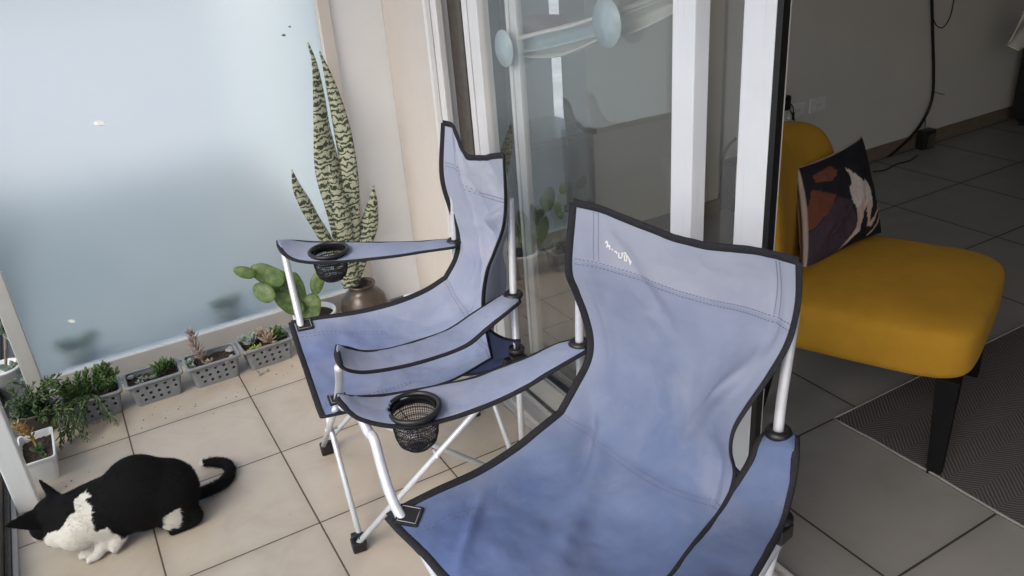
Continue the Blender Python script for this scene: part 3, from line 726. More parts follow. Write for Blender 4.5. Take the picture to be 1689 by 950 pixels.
# ================================================================== CAT
def build_cat():
    X, Y, Z = A(1, 0, 0), A(0, 1, 0), A(0, 0, 1)
    def tri(d):    # axes with first along d
        d = nrmz(d); n = nrmz(np.cross(d, Z)) if abs(d[2]) < .95 else X; return d, n, np.cross(d, n)
    parts = []
    def E_(c, d, h): parts.append(ellipsoid(c, tri(d), h, 14, 22))
    def T_(P, r): parts.append(tube(smoothpath(P, 24), np.interp(np.linspace(0, 1, 24), np.linspace(0, 1, len(r)), r), 14))
    E_((-.012, 2.195, .106), (1, -.1, -.12), (.086, .090, .104))
    E_((-.085, 2.200, .134), (1, -.05, 0), (.105, .090, .120))
    E_((-.150, 2.212, .112), (1, -.1, .1), (.092, .078, .098))
    E_((-.205, 2.205, .100), (1, 0, .2), (.058, .062, .080))
    T_([(-.17, 2.22, .135), (-.23, 2.242, .125), (-.275, 2.262, .112), (-.315, 2.282, .104)], [.072, .064, .056, .050])
    E_((-.312, 2.283, .106), (-1, .25, -.35), (.062, .060, .054))
    E_((-.250, 2.200, .084), (1, .3, .2), (.070, .050, .054))
    E_((-.290, 2.225, .085), (1, .3, .2), (.060, .045, .048))
    E_((-.345, 2.290, .078), (-1, .25, -.9), (.040, .040, .036))
    E_((-.362, 2.298, .050), (-1, .25, -1.6), (.024, .024, .020))
    E_((-.345, 2.262, .080), (-1, 0, -.5), (.030, .022, .024)); E_((-.328, 2.325, .080), (-1, 0, -.5), (.030, .022, .024))
    # forelegs
    T_([(-.195, 2.195, .085), (-.205, 2.175, .045), (-.225, 2.160, .018)], [.030, .023, .016])
    E_((-.240, 2.156, .013), (-1, -.2, 0), (.024, .016, .013))
    T_([(-.205, 2.225, .085), (-.225, 2.205, .045), (-.243, 2.190, .018)], [.030, .023, .016])
    E_((-.258, 2.186, .013), (-1, -.2, 0), (.022, .015, .013))
    for k in (-1, 0, 1):
        E_((-.259, 2.155+k*.009, .009), (-1, 0, 0), (.008, .0055, .008)); E_((-.276, 2.185+k*.009, .009), (-1, 0, 0), (.008, .0055, .008))
    T_([(-.17, 2.17, .04), (-.19, 2.155, .018), (-.2, 2.15, .014)], [.026, .02, .014])
    # haunches and hind feet
    for sy, yy in ((1, 2.150), (-1, 2.262)):
        E_((-.010, yy, .070), (1, 0, .5), (.066, .036, .058))
        T_([(.030, yy-.006*sy, .05), (.036, yy-.01*sy, .022), (.0, yy-.012*sy, .014), (-.045, yy-.012*sy, .013)], [.026, .018, .016, .015])
    # tail resting on the tiles, tip curled back
    tail = [onz(q, z) for q, z in (((300, 822), .075), ((318, 818), .045), ((338, 811), .026), ((358, 802), .021), ((374, 790), .020), ((380, 775), .020), ((372, 765), .020), ((356, 762), .020), ((340, 763), .020), ((328, 767), .020))]
    tail = smoothpath(tail, 60); parts.append(tube(tail, np.interp(np.linspace(0, 1, 60), [0, .12, .5, .85, 1], [.026, .0195, .0185, .0165, .010]), 14))
    # ears
    def ear(b, tip, w, facing):
        b, tip = A(*b), A(*tip); n = 12; P = b+(tip-b)*np.linspace(-.25, 1, n)[:, None]
        t = np.linspace(0, 1, n); r = w*(1-t**1.6)*1.05+.006
        return tube(P, r, 14, flat=.30, nrm=np.tile(nrmz(facing), (n, 1)))
    e1 = ear((-.296, 2.318, .142), (-.324, 2.356, .192), .030, A(-1, .2, -.3)); e2 = ear((-.348, 2.256, .128), (-.420, 2.222, .164), .030, A(-.6, .6, -.9))
    parts += [e1, e2]
    g = join(*parts); me = bpy.data.meshes.new('tmp'); me.from_pydata([tuple(v) for v in g[0]], [], g[1])
    o = bpy.data.objects.new('tmp', me); COL.objects.link(o)
    m = o.modifiers.new('r', 'REMESH'); m.mode = 'VOXEL'; m.voxel_size = .0042
    m2 = o.modifiers.new('s', 'SMOOTH'); m2.factor = .5; m2.iterations = 16
    dg = bpy.context.evaluated_depsgraph_get(); ev = o.evaluated_get(dg); em = ev.to_mesh()
    V = np.array([v.co[:] for v in em.vertices]); Nn = np.array([v.normal[:] for v in em.vertices]); Fc = [tuple(p.vertices) for p in em.polygons]
    ev.to_mesh_clear(); bpy.data.objects.remove(o); bpy.data.meshes.remove(me)
    E_s = np.array(sorted({tuple(sorted((f_[k], f_[(k+1) % len(f_)]))) for f_ in Fc for k in range(len(f_))}))
    deg = np.bincount(E_s.ravel(), minlength=len(V))[:, None]
    wgt = np.clip((V[:, 0]+.32)/.05, 0, 1)*np.clip((.075-V[:, 0])/.04, 0, 1)*np.clip((V[:, 2]-.045)/.03, 0, 1)
    for _ in range(70):
        acc = np.zeros_like(V); np.add.at(acc, E_s[:, 0], V[E_s[:, 1]]); np.add.at(acc, E_s[:, 1], V[E_s[:, 0]])
        V = V+(acc/deg-V)*(.6*wgt)[:, None]
    V[:, 2] = np.maximum(V[:, 2], .001)
    c1 = (1689/400.)
    def P_(l): return [(x/4.2225, 740+y/4.2225) for x, y in l]
    white = [P_([(590, 300), (640, 330), (585, 360), (640, 410), (630, 470), (660, 575), (745, 550), (770, 590), (835, 600), (850, 640), (900, 605), (950, 650), (900, 720), (760, 820), (540, 860), (300, 640), (325, 585), (400, 570), (450, 520), (480, 470), (520, 440), (525, 360)]),
             P_([(1130, 495), (1200, 430), (1250, 415), (1270, 490), (1240, 560), (1140, 560)]), P_([(1300, 80), (1362, 70), (1372, 150), (1300, 160)])]
    def colour(P):
        q = pix(P)+np.array([mnoise.fractal(Vector(P*45), 1, 2, 4), mnoise.fractal(Vector(P*45+5), 1, 2, 4)])*2.6
        w = any(inpoly(q, pl) for pl in white[:2])
        if np.linalg.norm(P-tail[-1]) < .016: w = True
        if P[0] < -.36 and P[2] < .06: w = True
        return (.62, .58, .54, 1) if w else (.006, .0055, .006, 1)
    Cc = np.array([colour(P) for P in V])
    # short fur lying back along the body
    rnd = random.Random(5); hv, hf, hc = [], [], []
    n0 = len(V); idx = list(range(n0))
    flow0 = A(1, -.05, -.15)
    for _ in range(42000):
        i = rnd.randrange(n0); p, n = V[i], Nn[i]
        if p[2] < .006: continue
        p = p+A(rnd.uniform(-1, 1), rnd.uniform(-1, 1), rnd.uniform(-1, 1))*.002
        fl = flow0 if p[0] < .06 else A(.3, .6, 0)
        fl = nrmz(fl-n*(fl @ n)+1e-6); L = rnd.uniform(.005, .012) if p[0] > -.28 else rnd.uniform(.003, .006)
        d = nrmz(fl+n*rnd.uniform(.25, .6)+A(rnd.uniform(-1, 1), rnd.uniform(-1, 1), rnd.uniform(-1, 1))*.25)
        w = nrmz(np.cross(d, n))*.0006; b = n0+len(hv)
        hv += [p-w-n*.001, p+w-n*.001, p+d*L]; hf.append((b, b+1, b+2)); cc = Cc[i]*(rnd.uniform(.95, 1.05) if Cc[i][0] > .3 else rnd.uniform(.8, 2.2)); hc += [cc]*3
    V2 = np.vstack([V, hv]); C2 = np.clip(np.vstack([Cc, hc]), 0, 1); C2[:, 3] = 1
    root = obj('cat', (V2, Fc+hf), M['cat_fur'], None, smooth=True, attr=C2, loc=(-.1, 2.2, 0))
    tag(root, 'black and white cat crouching with curled tail, sniffing the foot of the white post', 'cat')
    BASE[root.name] = A(-.1, 2.2, 0)
    for sgn in (1, -1):
        c = A(-.362, 2.296+sgn*.026, .098)
        ey = obj('eye', ellipsoid(c, (A(1, 0, 0), A(0, 1, 0), A(0, 0, 1)), (.0065, .0065, .0065), 8, 12), M['eye'], root, smooth=True)
    obj('nose', ellipsoid(A(-.381, 2.304, .040), (A(1, 0, 0), A(0, 1, 0), A(0, 0, 1)), (.004, .006, .004), 8, 10), M['nose_pink'], root, smooth=True)
simple('eye', (.10, .16, .03), .1); simple('nose_pink', (.25, .10, .09), .5)
build_cat()

# ================================================================== PLANTS IN BASKETS
def make_basket(label, loc=(0, 0, 0)):
    hw, hd, hh = .101, .064, .094; bw, bd = .080, .050
    root = thing('plant_basket', label, 'planter', loc, 'grey perforated baskets under the screen')
    n = 6
    def ring(w, d, z, rr=.014):
        P = []
        for sx, sy, a0 in ((1, 1, 0), (-1, 1, 90), (-1, -1, 180), (1, -1, 270)):
            for k in range(n+1):
                a = R(a0+90*k/n); P.append((sx*(w-rr)+rr*math.cos(a), sy*(d-rr)+rr*math.sin(a), z))
        return P
    rings = [ring(bw, bd, .0), ring(hw-.008, hd-.008, hh-.006), ring(hw-.008, hd-.008, hh), ring(hw, hd, hh), ring(hw, hd, hh-.008), ring(hw-.003, hd-.003, hh-.008)]
    rings = rings[:2]
    V = []; Fc = []; m = len(rings[0])
    for r_ in rings: V += r_
    for i in range(len(rings)-1):
        for k in range(m): Fc.append((i*m+k, i*m+(k+1) % m, (i+1)*m+(k+1) % m, (i+1)*m+k))
    Fc.append(tuple(range(m))[::-1])
    V = [A(*v)+A(*loc) for v in V]
    body = obj('basket_wall', (V, Fc), M['grey_plastic'], root, smooth=False, mods=[SOL(.003, -1)])
    # the round holes are cut through the wall
    cut = []
    for row, z in enumerate((.022, .045, .068)):
        for k in range(5 if row != 0 else 4):
            x = (-.062+.031*k)*(.88+.07*row)+(.008 if row == 0 else 0)+(.006 if row == 1 else 0)
            cut.append(tube([A(x, -.11, z)+A(*loc), A(x, .11, z)+A(*loc)], .0058, 12))
        for k in range(3):
            y = (-.028+.028*k)
            cut.append(tube([A(-.13, y, z+.003)+A(*loc), A(.13, y, z+.003)+A(*loc)], .0058, 12))
    cv, cf = join(*cut[:0]) if False else (None, None)
    for grp in (cut[0::2], cut[1::2]):
        gv, gf = join(*grp); me = bpy.data.meshes.new('cut'); me.from_pydata([tuple(A(*v)-A(*loc)) for v in gv], [], gf)
        co = bpy.data.objects.new('cut', me); COL.objects.link(co); co.location = loc
        md = body.modifiers.new('b', 'BOOLEAN'); md.operation = 'DIFFERENCE'; md.object = co; md.solver = 'EXACT'; md.use_self = True
    bpy.context.view_layer.update()
    ev = body.evaluated_get(bpy.context.evaluated_depsgraph_get()); nm = bpy.data.meshes.new_from_object(ev)
    body.modifiers.clear(); body.data = nm
    for q in [q for q in COL.objects if q.name.startswith('cut')]: bpy.data.objects.remove(q)
    rim = rings = [ring(hw-.011, hd-.011, hh-.004), ring(hw-.010, hd-.010, hh), ring(hw, hd, hh), ring(hw+.001, hd+.001, hh-.003), ring(hw, hd, hh-.010), ring(hw-.003, hd-.003, hh-.010), ring(hw-.003, hd-.003, hh-.004)]
    V = []; Fc = []
    for r_ in rings: V += [A(*v)+A(*loc) for v in r_]
    for i in range(len(rings)):
        j = (i+1) % len(rings)
        for k in range(m): Fc.append((i*m+k, i*m+(k+1) % m, j*m+(k+1) % m, j*m+k))
    obj('rim', (V, Fc), M['grey_plastic'], root, smooth=True)
    # soil
    nx, ny = 34, 22; S = np.zeros((nx, ny, 3))
    for i in range(nx):
        for j in range(ny):
            u, v = i/(nx-1)*2-1, j/(ny-1)*2-1
            S[i, j] = A(*loc)+A(u*(hw-.014), v*(hd-.014), hh-.020+.006*mnoise.fractal(Vector((i*.35, j*.35, loc[0]*9)), 1, 2, 4))
    obj('soil', gridgeo(S), M['soil'], root, smooth=False)
    return root
def copy_tree(o, loc, label):
    r_ = o.copy(); COL.objects.link(r_); r_.location = loc; r_['label'] = label; BASE[r_.name] = A(*loc)
    for ch in list(o.children):
        c_ = ch.copy(); COL.objects.link(c_); c_.parent = r_; BASE[c_.name] = A(*loc)
    return r_
b0 = make_basket('perforated grey basket planted with trailing green stems, beside the white pot', (-.158, 2.985, 0))
b1 = copy_tree(b0, (.053, 2.982, 0), 'grey perforated basket with one low green rosette and pale seedlings')
b2 = copy_tree(b0, (.266, 2.978, 0), 'perforated basket with bare soil and a tall pinkish ghost plant leaning back')
b3 = copy_tree(b0, (.474, 2.982, 0), 'perforated basket crowded with grey-green and orange rosettes, next to the cactus pot')
b3.rotation_euler.z = R(2)

def leafgeo(base, d, up_, L, w, th, curl=.2, nseg=5, point=.6):
    """fleshy leaf: tapered, curled, elliptical in section"""
    d = nrmz(d); up_ = nrmz(np.asarray(up_)-d*(np.asarray(up_) @ d)+1e-9); sd = np.cross(d, up_)
    V = []; Fc = []; k = 6
    for i in range(nseg+1):
        t = i/nseg; ww = w*(math.sin(math.pi*(t*.82+.12))**point)*(1 if t < .99 else .15); tt = th*(1-.6*t)
        c = base+d*L*t+up_*L*curl*t*t
        for j in range(k):
            a = 2*math.pi*j/k; V.append(c+sd*math.cos(a)*ww+up_*math.sin(a)*tt*(1 if math.sin(a) < 0 else .5))
    for i in range(nseg):
        for j in range(k): Fc.append((i*k+j, i*k+(j+1) % k, (i+1)*k+(j+1) % k, (i+1)*k+j))
    Fc.append(tuple(range(k))[::-1]); Fc.append(tuple(nseg*k+j for j in range(k)))
    return V, Fc
def rosette(c, ax, rad, n, seed, w=.22, th=.06, curl=.35):
    rnd = random.Random(seed); ax = nrmz(ax); t1 = nrmz(np.cross(ax, A(.3, .7, .1))); t2 = np.cross(ax, t1); gs = []
    for i in range(n):
        a = i*2.39996+rnd.uniform(-.1, .1); q = i/n; el = .15+q*1.15
        d = (t1*math.cos(a)+t2*math.sin(a))*math.cos(el)+ax*math.sin(el)
        L = rad*(1.05-.55*q)*rnd.uniform(.85, 1.1)
        gs.append(leafgeo(c+ax*rad*.12*q, d, ax, L, L*w, L*th, curl, 5))
    return join(*gs)
def stem_leaves(P, n, L, w, seed, t0=.1, opening=.9, th=.12):
    rnd = random.Random(seed); P = smoothpath(P, 60); T, N, B = frames(P); gs = []
    for i in range(n):
        k = int((t0+(1-t0)*i/n)*58)
        a = i*2.39996+rnd.uniform(-.3, .3); out = N[k]*math.cos(a)+B[k]*math.sin(a)
        d = nrmz(out*opening+T[k]*(1.1-opening*.5)); l = L*rnd.uniform(.7, 1.15)*(1 if i < n*.85 else .7)
        gs.append(leafgeo(P[k], d, T[k], l, l*w, l*th, .1, 4))
    return join(*gs)
UP = A(0, 0, 1)
def plant(nm, geo, mat, parent): return obj(nm, geo, M[mat], parent, smooth=True)
# basket 1: trailing green stems, spilling left over the white pot
rnd = random.Random(21); gs = []; st = []
for k in range(26):
    x = -.24+rnd.random()*.16; y = 2.96+rnd.random()*.05
    lean = A(rnd.uniform(-.10, .05), rnd.uniform(-.06, .02), 0); h = rnd.uniform(.05, .13)
    P = [A(x, y, .075), A(x, y, .075)+lean*.4+UP*h*.6, A(x, y, .075)+lean+UP*h]
    gs.append(stem_leaves(P, 16, .024, .20, 100+k, .15, .8)); st.append(tube(smoothpath(P, 12), .0022, 6))
plant('foliage', join(*gs), 'succulent_green', b0); plant('stem', join(*st), 'stem_green', b0)
gs = []; st = []
for k in range(16):
    x = -.25+rnd.random()*.12; P0_ = A(x, 2.94, .085)
    out = A(rnd.uniform(-.10, .05), rnd.uniform(-.13, -.05), 0); drop = rnd.uniform(.02, .08)
    P = [P0_, P0_+out*.45+UP*.03, P0_+out-UP*drop*.5, P0_+out*1.3-UP*drop]
    P = [np.maximum(p_, A(-9, -9, .008)) for p_ in P]
    gs.append(stem_leaves(P, 18, .022, .16, 200+k, .25, .8)); st.append(tube(smoothpath(P, 14), .002, 6))
plant('foliage', join(*gs), 'succulent_dark', b0); plant('stem', join(*st), 'stem_green', b0)
# long bare stems that hang to the tiles
for q0, q1, q2 in (((137, 628), (128, 682), (112, 727)), ((128, 645), (96, 690), (88, 705))):
    P = [onz(q0, .10), onz(q1, .05), onz(q2, .008)]
    plant('stem', join(tube(smoothpath(P, 16), .0035, 8), stem_leaves(P, 12, .022, .18, 77, .4, .9)), 'stem_green', b0)
P = [A(-.175, 2.97, .08), A(-.170, 2.97, .13), A(-.160, 2.98, .185)]
plant('foliage', join(*[stem_leaves([p_+A(dx, 0, 0) for p_ in P], 22, .028, .22, 300+i, .1, .7) for i, dx in enumerate((-.018, .01, .055, .07, .04))]), 'succulent_green', b0)
# basket 2
plant('rosette', join(rosette(A(.095, 2.99, .090), A(-.1, -.2, 1), .046, 34, 1, .20, .07, .5), rosette(A(.12, 3.0, .088), A(.2, -.2, 1), .034, 22, 2, .2, .07, .5), rosette(A(.075, 2.975, .087), A(-.3, -.3, 1), .030, 18, 8, .2, .07, .5)), 'succulent_green', b1)
plant('seedling', join(*[rosette(A(-.005+.012*k+rnd.uniform(-.006, .006), 2.975+rnd.uniform(-.03, .025), .080), A(rnd.uniform(-.3, .3), -.2, 1), .014, 9, 10+k, .22, .1) for k in range(7)]), 'succulent_pale', b1)
plant('stone', ellipsoid(A(-.020, 3.02, .083), (A(1, 0, 0), A(0, 1, 0), UP), (.014, .010, .008)), 'stone', b1)
# basket 3: the leaning ghost plant
Pg = [A(.232, 2.975, .075), A(.230, 2.985, .11), A(.222, 3.01, .15), A(.222, 3.02, .185)]
plant('ghost_plant', join(stem_leaves(Pg, 46, .034, .16, 41, .12, .95, .1), tube(smoothpath(Pg, 14), .004, 8), rosette(Pg[-1], A(0, -.3, 1), .026, 20, 43, .2, .08)), 'succulent_pink', b2)
plant('rosette', join(rosette(A(.188, 2.985, .080), A(-.2, -.2, 1), .030, 20, 3), rosette(A(.190, 2.955, .078), A(0, -.4, 1), .022, 14, 4)), 'succulent_pale', b2)
plant('rosette', join(rosette(A(.245, 2.955, .078), A(.2, -.2, 1), .020, 14, 5), rosette(A(.262, 2.965, .078), A(.2, -.2, 1), .014, 10, 6)), 'succulent_tan', b2)
for k, (x, y) in enumerate(((.335, 2.95), (.345, 3.0), (.31, 2.925), (.345, 3.02), (.335, 3.01))):
    plant('stone', ellipsoid(A(x, y, .080), (A(1, 0, 0), A(0, 1, 0), UP), (.010+.003*(k % 2), .009, .007)), 'stone', b2)
# basket 4
plant('rosette', join(rosette(A(.425, 2.99, .090), A(-.3, -.1, 1), .036, 26, 31), rosette(A(.405, 3.02, .095), A(-.3, 0, 1), .030, 20, 32), rosette(A(.440, 3.01, .10), A(-.1, 0, 1), .026, 20, 33)), 'succulent_pale', b3)
plant('rosette', join(rosette(A(.485, 2.96, .092), A(0, -.35, 1), .045, 30, 34, .16, .05), rosette(A(.470, 3.01, .10), A(-.2, -.1, 1), .036, 26, 35, .16, .05)), 'succulent_tan', b3)
plant('rosette', join(rosette(A(.520, 2.975, .094), A(.2, -.2, 1), .044, 30, 36, .2, .07)), 'succulent_green', b3)
plant('seedling', join(*[rosette(A(.405+.010*k, 2.935+.005*(k % 3), .088), A(-.2, -.5, 1), .014, 10, 60+k, .24, .1) for k in range(5)]), 'succulent_yellow', b3)

# ---- white rectangular pot by the post
wp = thing('white_pot', 'white plastic pot of dark soil with a dry brown plant, behind the white post', 'plant pot', (-.345, 2.72, 0))
def rbox(x0, x1, y0, y1, z, rr=.012, n=5):
    P = []
    for cx, cy, a0 in ((x1-rr, y1-rr, 0), (x0+rr, y1-rr, 90), (x0+rr, y0+rr, 180), (x1-rr, y0+rr, 270)):
        for k in range(n+1): a = R(a0+90*k/n); P.append(A(cx+rr*math.cos(a), cy+rr*math.sin(a), z))
    return P
rg = [rbox(-.385, -.305, 2.64, 2.80, 0), rbox(-.395, -.296, 2.625, 2.815, .088), rbox(-.399, -.292, 2.621, 2.819, .090), rbox(-.399, -.292, 2.621, 2.819, .095), rbox(-.393, -.298, 2.627, 2.813, .095), rbox(-.390, -.301, 2.630, 2.810, .070), rbox(-.384, -.307, 2.640, 2.800, .004)]
V = [v for r_ in rg for v in r_]; m = len(rg[0]); Fc = [tuple(range(m))[::-1], tuple((len(rg)-1)*m+k for k in range(m))]
for i in range(len(rg)-1):
    for k in range(m): Fc.append((i*m+k, i*m+(k+1) % m, (i+1)*m+(k+1) % m, (i+1)*m+k))
obj('pot_wall', (V, Fc), M['white_plastic'], wp, smooth=False)
S = np.array([[A(-.391+.091*i/19, 2.631+.178*j/29, .070+.006*mnoise.fractal(Vector((i*.3, j*.3, 2)), 1, 2, 4)) for j in range(30)] for i in range(20)])
obj('soil', gridgeo(S), M['soil'], wp)
P = [A(-.345, 2.73, .07), A(-.350, 2.74, .12), A(-.365, 2.76, .17)]
plant('dry_plant', join(tube(smoothpath(P, 12), .003, 8), stem_leaves(P, 26, .028, .22, 9, .35, 1.0, .05), stem_leaves([p_+A(-.02, .02, .0) for p_ in P], 22, .026, .22, 19, .5, 1.0, .05)), 'dry_leaf', wp)
plant('rosette', rosette(A(-.340, 2.715, .078), A(.2, -.3, 1), .030, 8, 71, .3, .04, .1), 'succulent_dark', wp)
plant('seedling', rosette(A(-.325, 2.665, .075), A(0, -.3, 1), .016, 8, 72, .2, .1), 'succulent_green', wp)

# ---- dark pot crammed with green succulents in the corner
cpot = thing('corner_pot', 'low dark pot overflowing with green succulents in the corner left of the baskets', 'plant pot', (-.345, 3.0, 0))
obj('pot_wall', lathe([(.050, 0), (.066, .085), (.070, .085), (.070, .092), (.063, .092), (.060, .06), (.01, .055)], A(-.345, 3.0, 0), 28, True), M['alu_dark'], cpot, smooth=True)
gs = []; st = []
for k in range(34):
    a = rnd.random()*6.28; q = rnd.random()*.05; b = A(-.345+q*math.cos(a), 3.0+q*math.sin(a), .06)
    lean = A(rnd.uniform(-.07, .11), rnd.uniform(-.13, .02), 0); h = rnd.uniform(.03, .15)
    P = [b, b+lean*.4+UP*h*.7, b+lean+UP*h]
    gs.append(stem_leaves(P, 15, .026, .2, 400+k, .15, .85)); st.append(tube(smoothpath(P, 10), .0022, 6))
plant('foliage', join(*gs), 'succulent_dark', cpot); plant('stem', join(*st), 'stem_green', cpot)

# ---- tall pale succulent standing past the screen's left edge
tp = thing('tall_succulent', 'tall pale grey rosette succulent with brown stem squeezed past the left edge of the screen', 'plant', (-.44, 3.34, 0))
obj('pot_wall', lathe([(.045, 0), (.060, .12), (.064, .12), (.064, .13), (.056, .13), (.05, .10), (.01, .1)], A(-.425, 3.33, 0), 28, True), M['white_plastic'], tp, smooth=True)
for k, (q, rr_) in enumerate((((28, 612), .060), ((10, 545), .055), ((40, 590), .03), ((6, 500), .05), ((22, 640), .045))):
    c_ = ony(q, 3.32)
    plant('stem', tube(smoothpath([A(-.425, 3.33, .1), (A(-.425, 3.33, .1)+c_)/2+A(.0, .01, 0), c_], 14), .0045, 8), 'skirting', tp)
    plant('rosette', rosette(c_, A(.1, -.8, .6), rr_, 22, 500+k, .2, .05, .25), 'succulent_pale', tp)

# ---- blurred pots on the neighbour's side of the screen
for k, (x, y, h, lab) in enumerate(((-.17, 3.50, .07, 'blurred green plant behind the lower left of the screen'), (.42, 3.50, .06, 'small blurred green plant behind the middle of the screen'))):
    t_ = thing('neighbour_plant', lab, 'plant', (x, y, 0))
    obj('pot_wall', lathe([(.05, 0), (.065, .07), (.055, .07), (.05, .05), (.01, .05)], A(x, y, 0), 24, True), M['grey_plastic'], t_, smooth=True)
    plant('foliage', join(*[stem_leaves([A(x, y, .05), A(x+rnd.uniform(-.05, .05), y-.03, .05+h*.5), A(x+rnd.uniform(-.09, .09), y-.06, .05+h)], 18, .03, .3, 600+k*20+i, .2, .9) for i in range(9)]), 'succulent_green', t_)

# ---- snake plant in a glazed jug
JX, JY = .915, 3.045
jug = thing('snake_plant', 'tall banded snake plant in a round brown glazed jug against the white wall', 'potted plant', (JX, JY, 0))
obj('jug', lathe([(.058, 0), (.075, .02), (.094, .055), (.098, .085), (.090, .118), (.066, .145), (.054, .155), (.052, .168), (.060, .176), (.060, .181), (.052, .181), (.047, .170), (.047, .15), (.02, .148)], A(JX, JY, 0), 40, True), M['jug_glaze'], jug, smooth=True)
obj('soil', lathe([(.002, .158), (.030, .157), (.0465, .154)], A(JX, JY, 0), 20), M['soil'], jug)
def blade(pxs, ws, y0, y1, roll, seed):
    n = 60; q = smoothpath(np.array([(a, b) for a, b in pxs], float), n); w = np.interp(np.linspace(0, 1, n), np.linspace(0, 1, len(ws)), ws)
    w = np.convolve(np.pad(w, 3, mode='edge'), np.ones(7)/7, 'valid')
    P = np.array([ony(q[i], y0+(y1-y0)*i/(n-1)) for i in range(n)])   # tip first
    V = []; Fc = []; k = 10
    for i in range(n):
        T = nrmz(P[min(i+1, n-1)]-P[max(i-1, 0)]); a = roll+.25*math.sin(i*.12+seed)
        s_ = nrmz(np.cross(T, A(math.sin(a), -math.cos(a), 0))); nn = np.cross(s_, T)
        hw = max(.0006, 1.12*w[i]*depth(P[i])/F_PX/max(.5, abs(math.cos(roll))))
        for j in range(k):
            an = 2*math.pi*j/k; cx = math.cos(an); V.append(P[i]+s_*hw*cx+nn*(.0028*math.sin(an)+abs(cx)**2*hw*.38*(-1)+.06*hw*math.sin(i*.35+seed)*cx))
    for i in range(n-1):
        for j in range(k): Fc.append((i*k+j, i*k+(j+1) % k, (i+1)*k+(j+1) % k, (i+1)*k+j))
    Fc.append(tuple(range(k))[::-1]); Fc.append(tuple((n-1)*k+j for j in range(k)))
    return V, Fc
for i, (px_, ws, ya, yb, rl) in enumerate((
    ([(508, 70), (520, 105), (530, 160), (537, 220), (546, 290), (556, 350), (566, 410), (576, 472)], [.5, 8, 14, 19, 19, 13, 10, 9], 3.09, 3.06, .3),
    ([(527, 84), (540, 120), (555, 175), (568, 240), (577, 300), (583, 360), (585, 420), (583, 472)], [.5, 7, 11, 13, 12, 10, 9, 8], 3.07, 3.05, -.3),
    ([(542, 272), (550, 300), (562, 340), (573, 385), (577, 430), (580, 474)], [.5, 8, 13, 16, 15, 11], 3.02, 3.03, .1),
    ([(481, 280), (491, 310), (508, 340), (524, 368), (541, 398), (558, 435), (575, 474)], [.5, 8, 11, 10, 8, 8, 6], 3.00, 3.04, .2),
    ([(616, 306), (616, 335), (610, 370), (598, 400), (590, 435), (584, 474)], [.5, 9, 14, 13, 12, 8], 3.06, 3.05, -.25))):
    obj('leaf', blade(px_, ws, ya, yb, rl, i*1.7), M['snake_leaf'], jug, smooth=True)

# ---- prickly pear in its pot
CX, CY = .70, 3.035
cac = thing('cactus_pot', 'prickly pear cactus with flat green pads in a dark and white pot', 'potted plant', (CX, CY, 0))
obj('pot_wall', lathe([(.060, 0), (.085, .10), (.088, .105), (.088, .122), (.080, .122), (.076, .10), (.01, .098)], A(CX, CY, 0), 36, True), M['white_plastic'], cac, smooth=True)
obj('soil', lathe([(.002, .108), (.04, .107), (.0765, .103)], A(CX, CY, 0), 24), M['soil'], cac)
def pad(q, a, b, ang, y, tilt=0.0):
    c = ony(q, y); k = depth(c)/F_PX; an = R(ang)
    e1 = RX*math.cos(an)-UX*math.sin(an); e2 = -RX*math.sin(an)*1.0-UX*math.cos(an); e3 = nrmz(np.cross(e1, e2))
    e1 = nrmz(e1*math.cos(tilt)+e3*math.sin(tilt)); e3 = nrmz(np.cross(e1, e2))
    V, Fc = ellipsoid(c, (e1, e3, e2), (a*k/max(.6, math.cos(tilt)), .0075, b*k), 14, 24)
    # egg shape and a wavy rim
    out = []
    for v in V:
        d = np.array(v)-c; u = (d @ e1)/(a*k); out.append(c+d*(1+.10*mnoise.noise(Vector(np.array(v)*22)))+e2*(d @ e2)*(.16*u))
    # spine dots
    return out, Fc
for i, a_ in enumerate(((( 403, 449), 18, 10, 14, 3.00, .2), ((441, 453), 31, 17, 24, 3.01, .1), ((434, 482), 22, 15, 28, 2.98, -.2), ((476, 500), 27, 15, 35, 2.99, .3), ((470, 470), 10, 22, -12, 3.03, .1), ((490, 478), 13, 30, -18, 3.05, .2),
                        ((512, 507), 17, 24, 8, 3.0, .0), ((523, 466), 11, 21, 14, 3.02, .2), ((460, 474), 17, 9, 5, 3.04, .3), ((497, 508), 16, 14, 0, 3.03, .5))):
    obj('pad', pad(*a_), M['cactus_green'], cac, smooth=True, mods=[])
# ---- little rosette on the floor beside the jug
rp = thing('rosette_plant', 'small bright yellow-green rosette plant low beside the brown jug', 'plant', (1.01, 3.02, 0))
obj('pot_wall', lathe([(.022, 0), (.030, .035), (.032, .035), (.028, .038), (.024, .03), (.005, .03)], A(1.01, 3.02, 0), 20, True), M['alu_dark'], rp, smooth=True)
cq = ony((617, 492), 3.02)
plant('stem', tube([A(1.01, 3.02, .03), cq], .004, 8), 'stem_green', rp)
plant('rosette', rosette(cq, A(-.2, -.7, .8), .042, 20, 700, .26, .06, .2), 'succulent_green', rp)
plant('rosette', rosette(cq+A(-.003, -.01, .006), A(-.2, -.7, .8), .020, 12, 701, .26, .06, .2), 'succulent_yellow', rp)

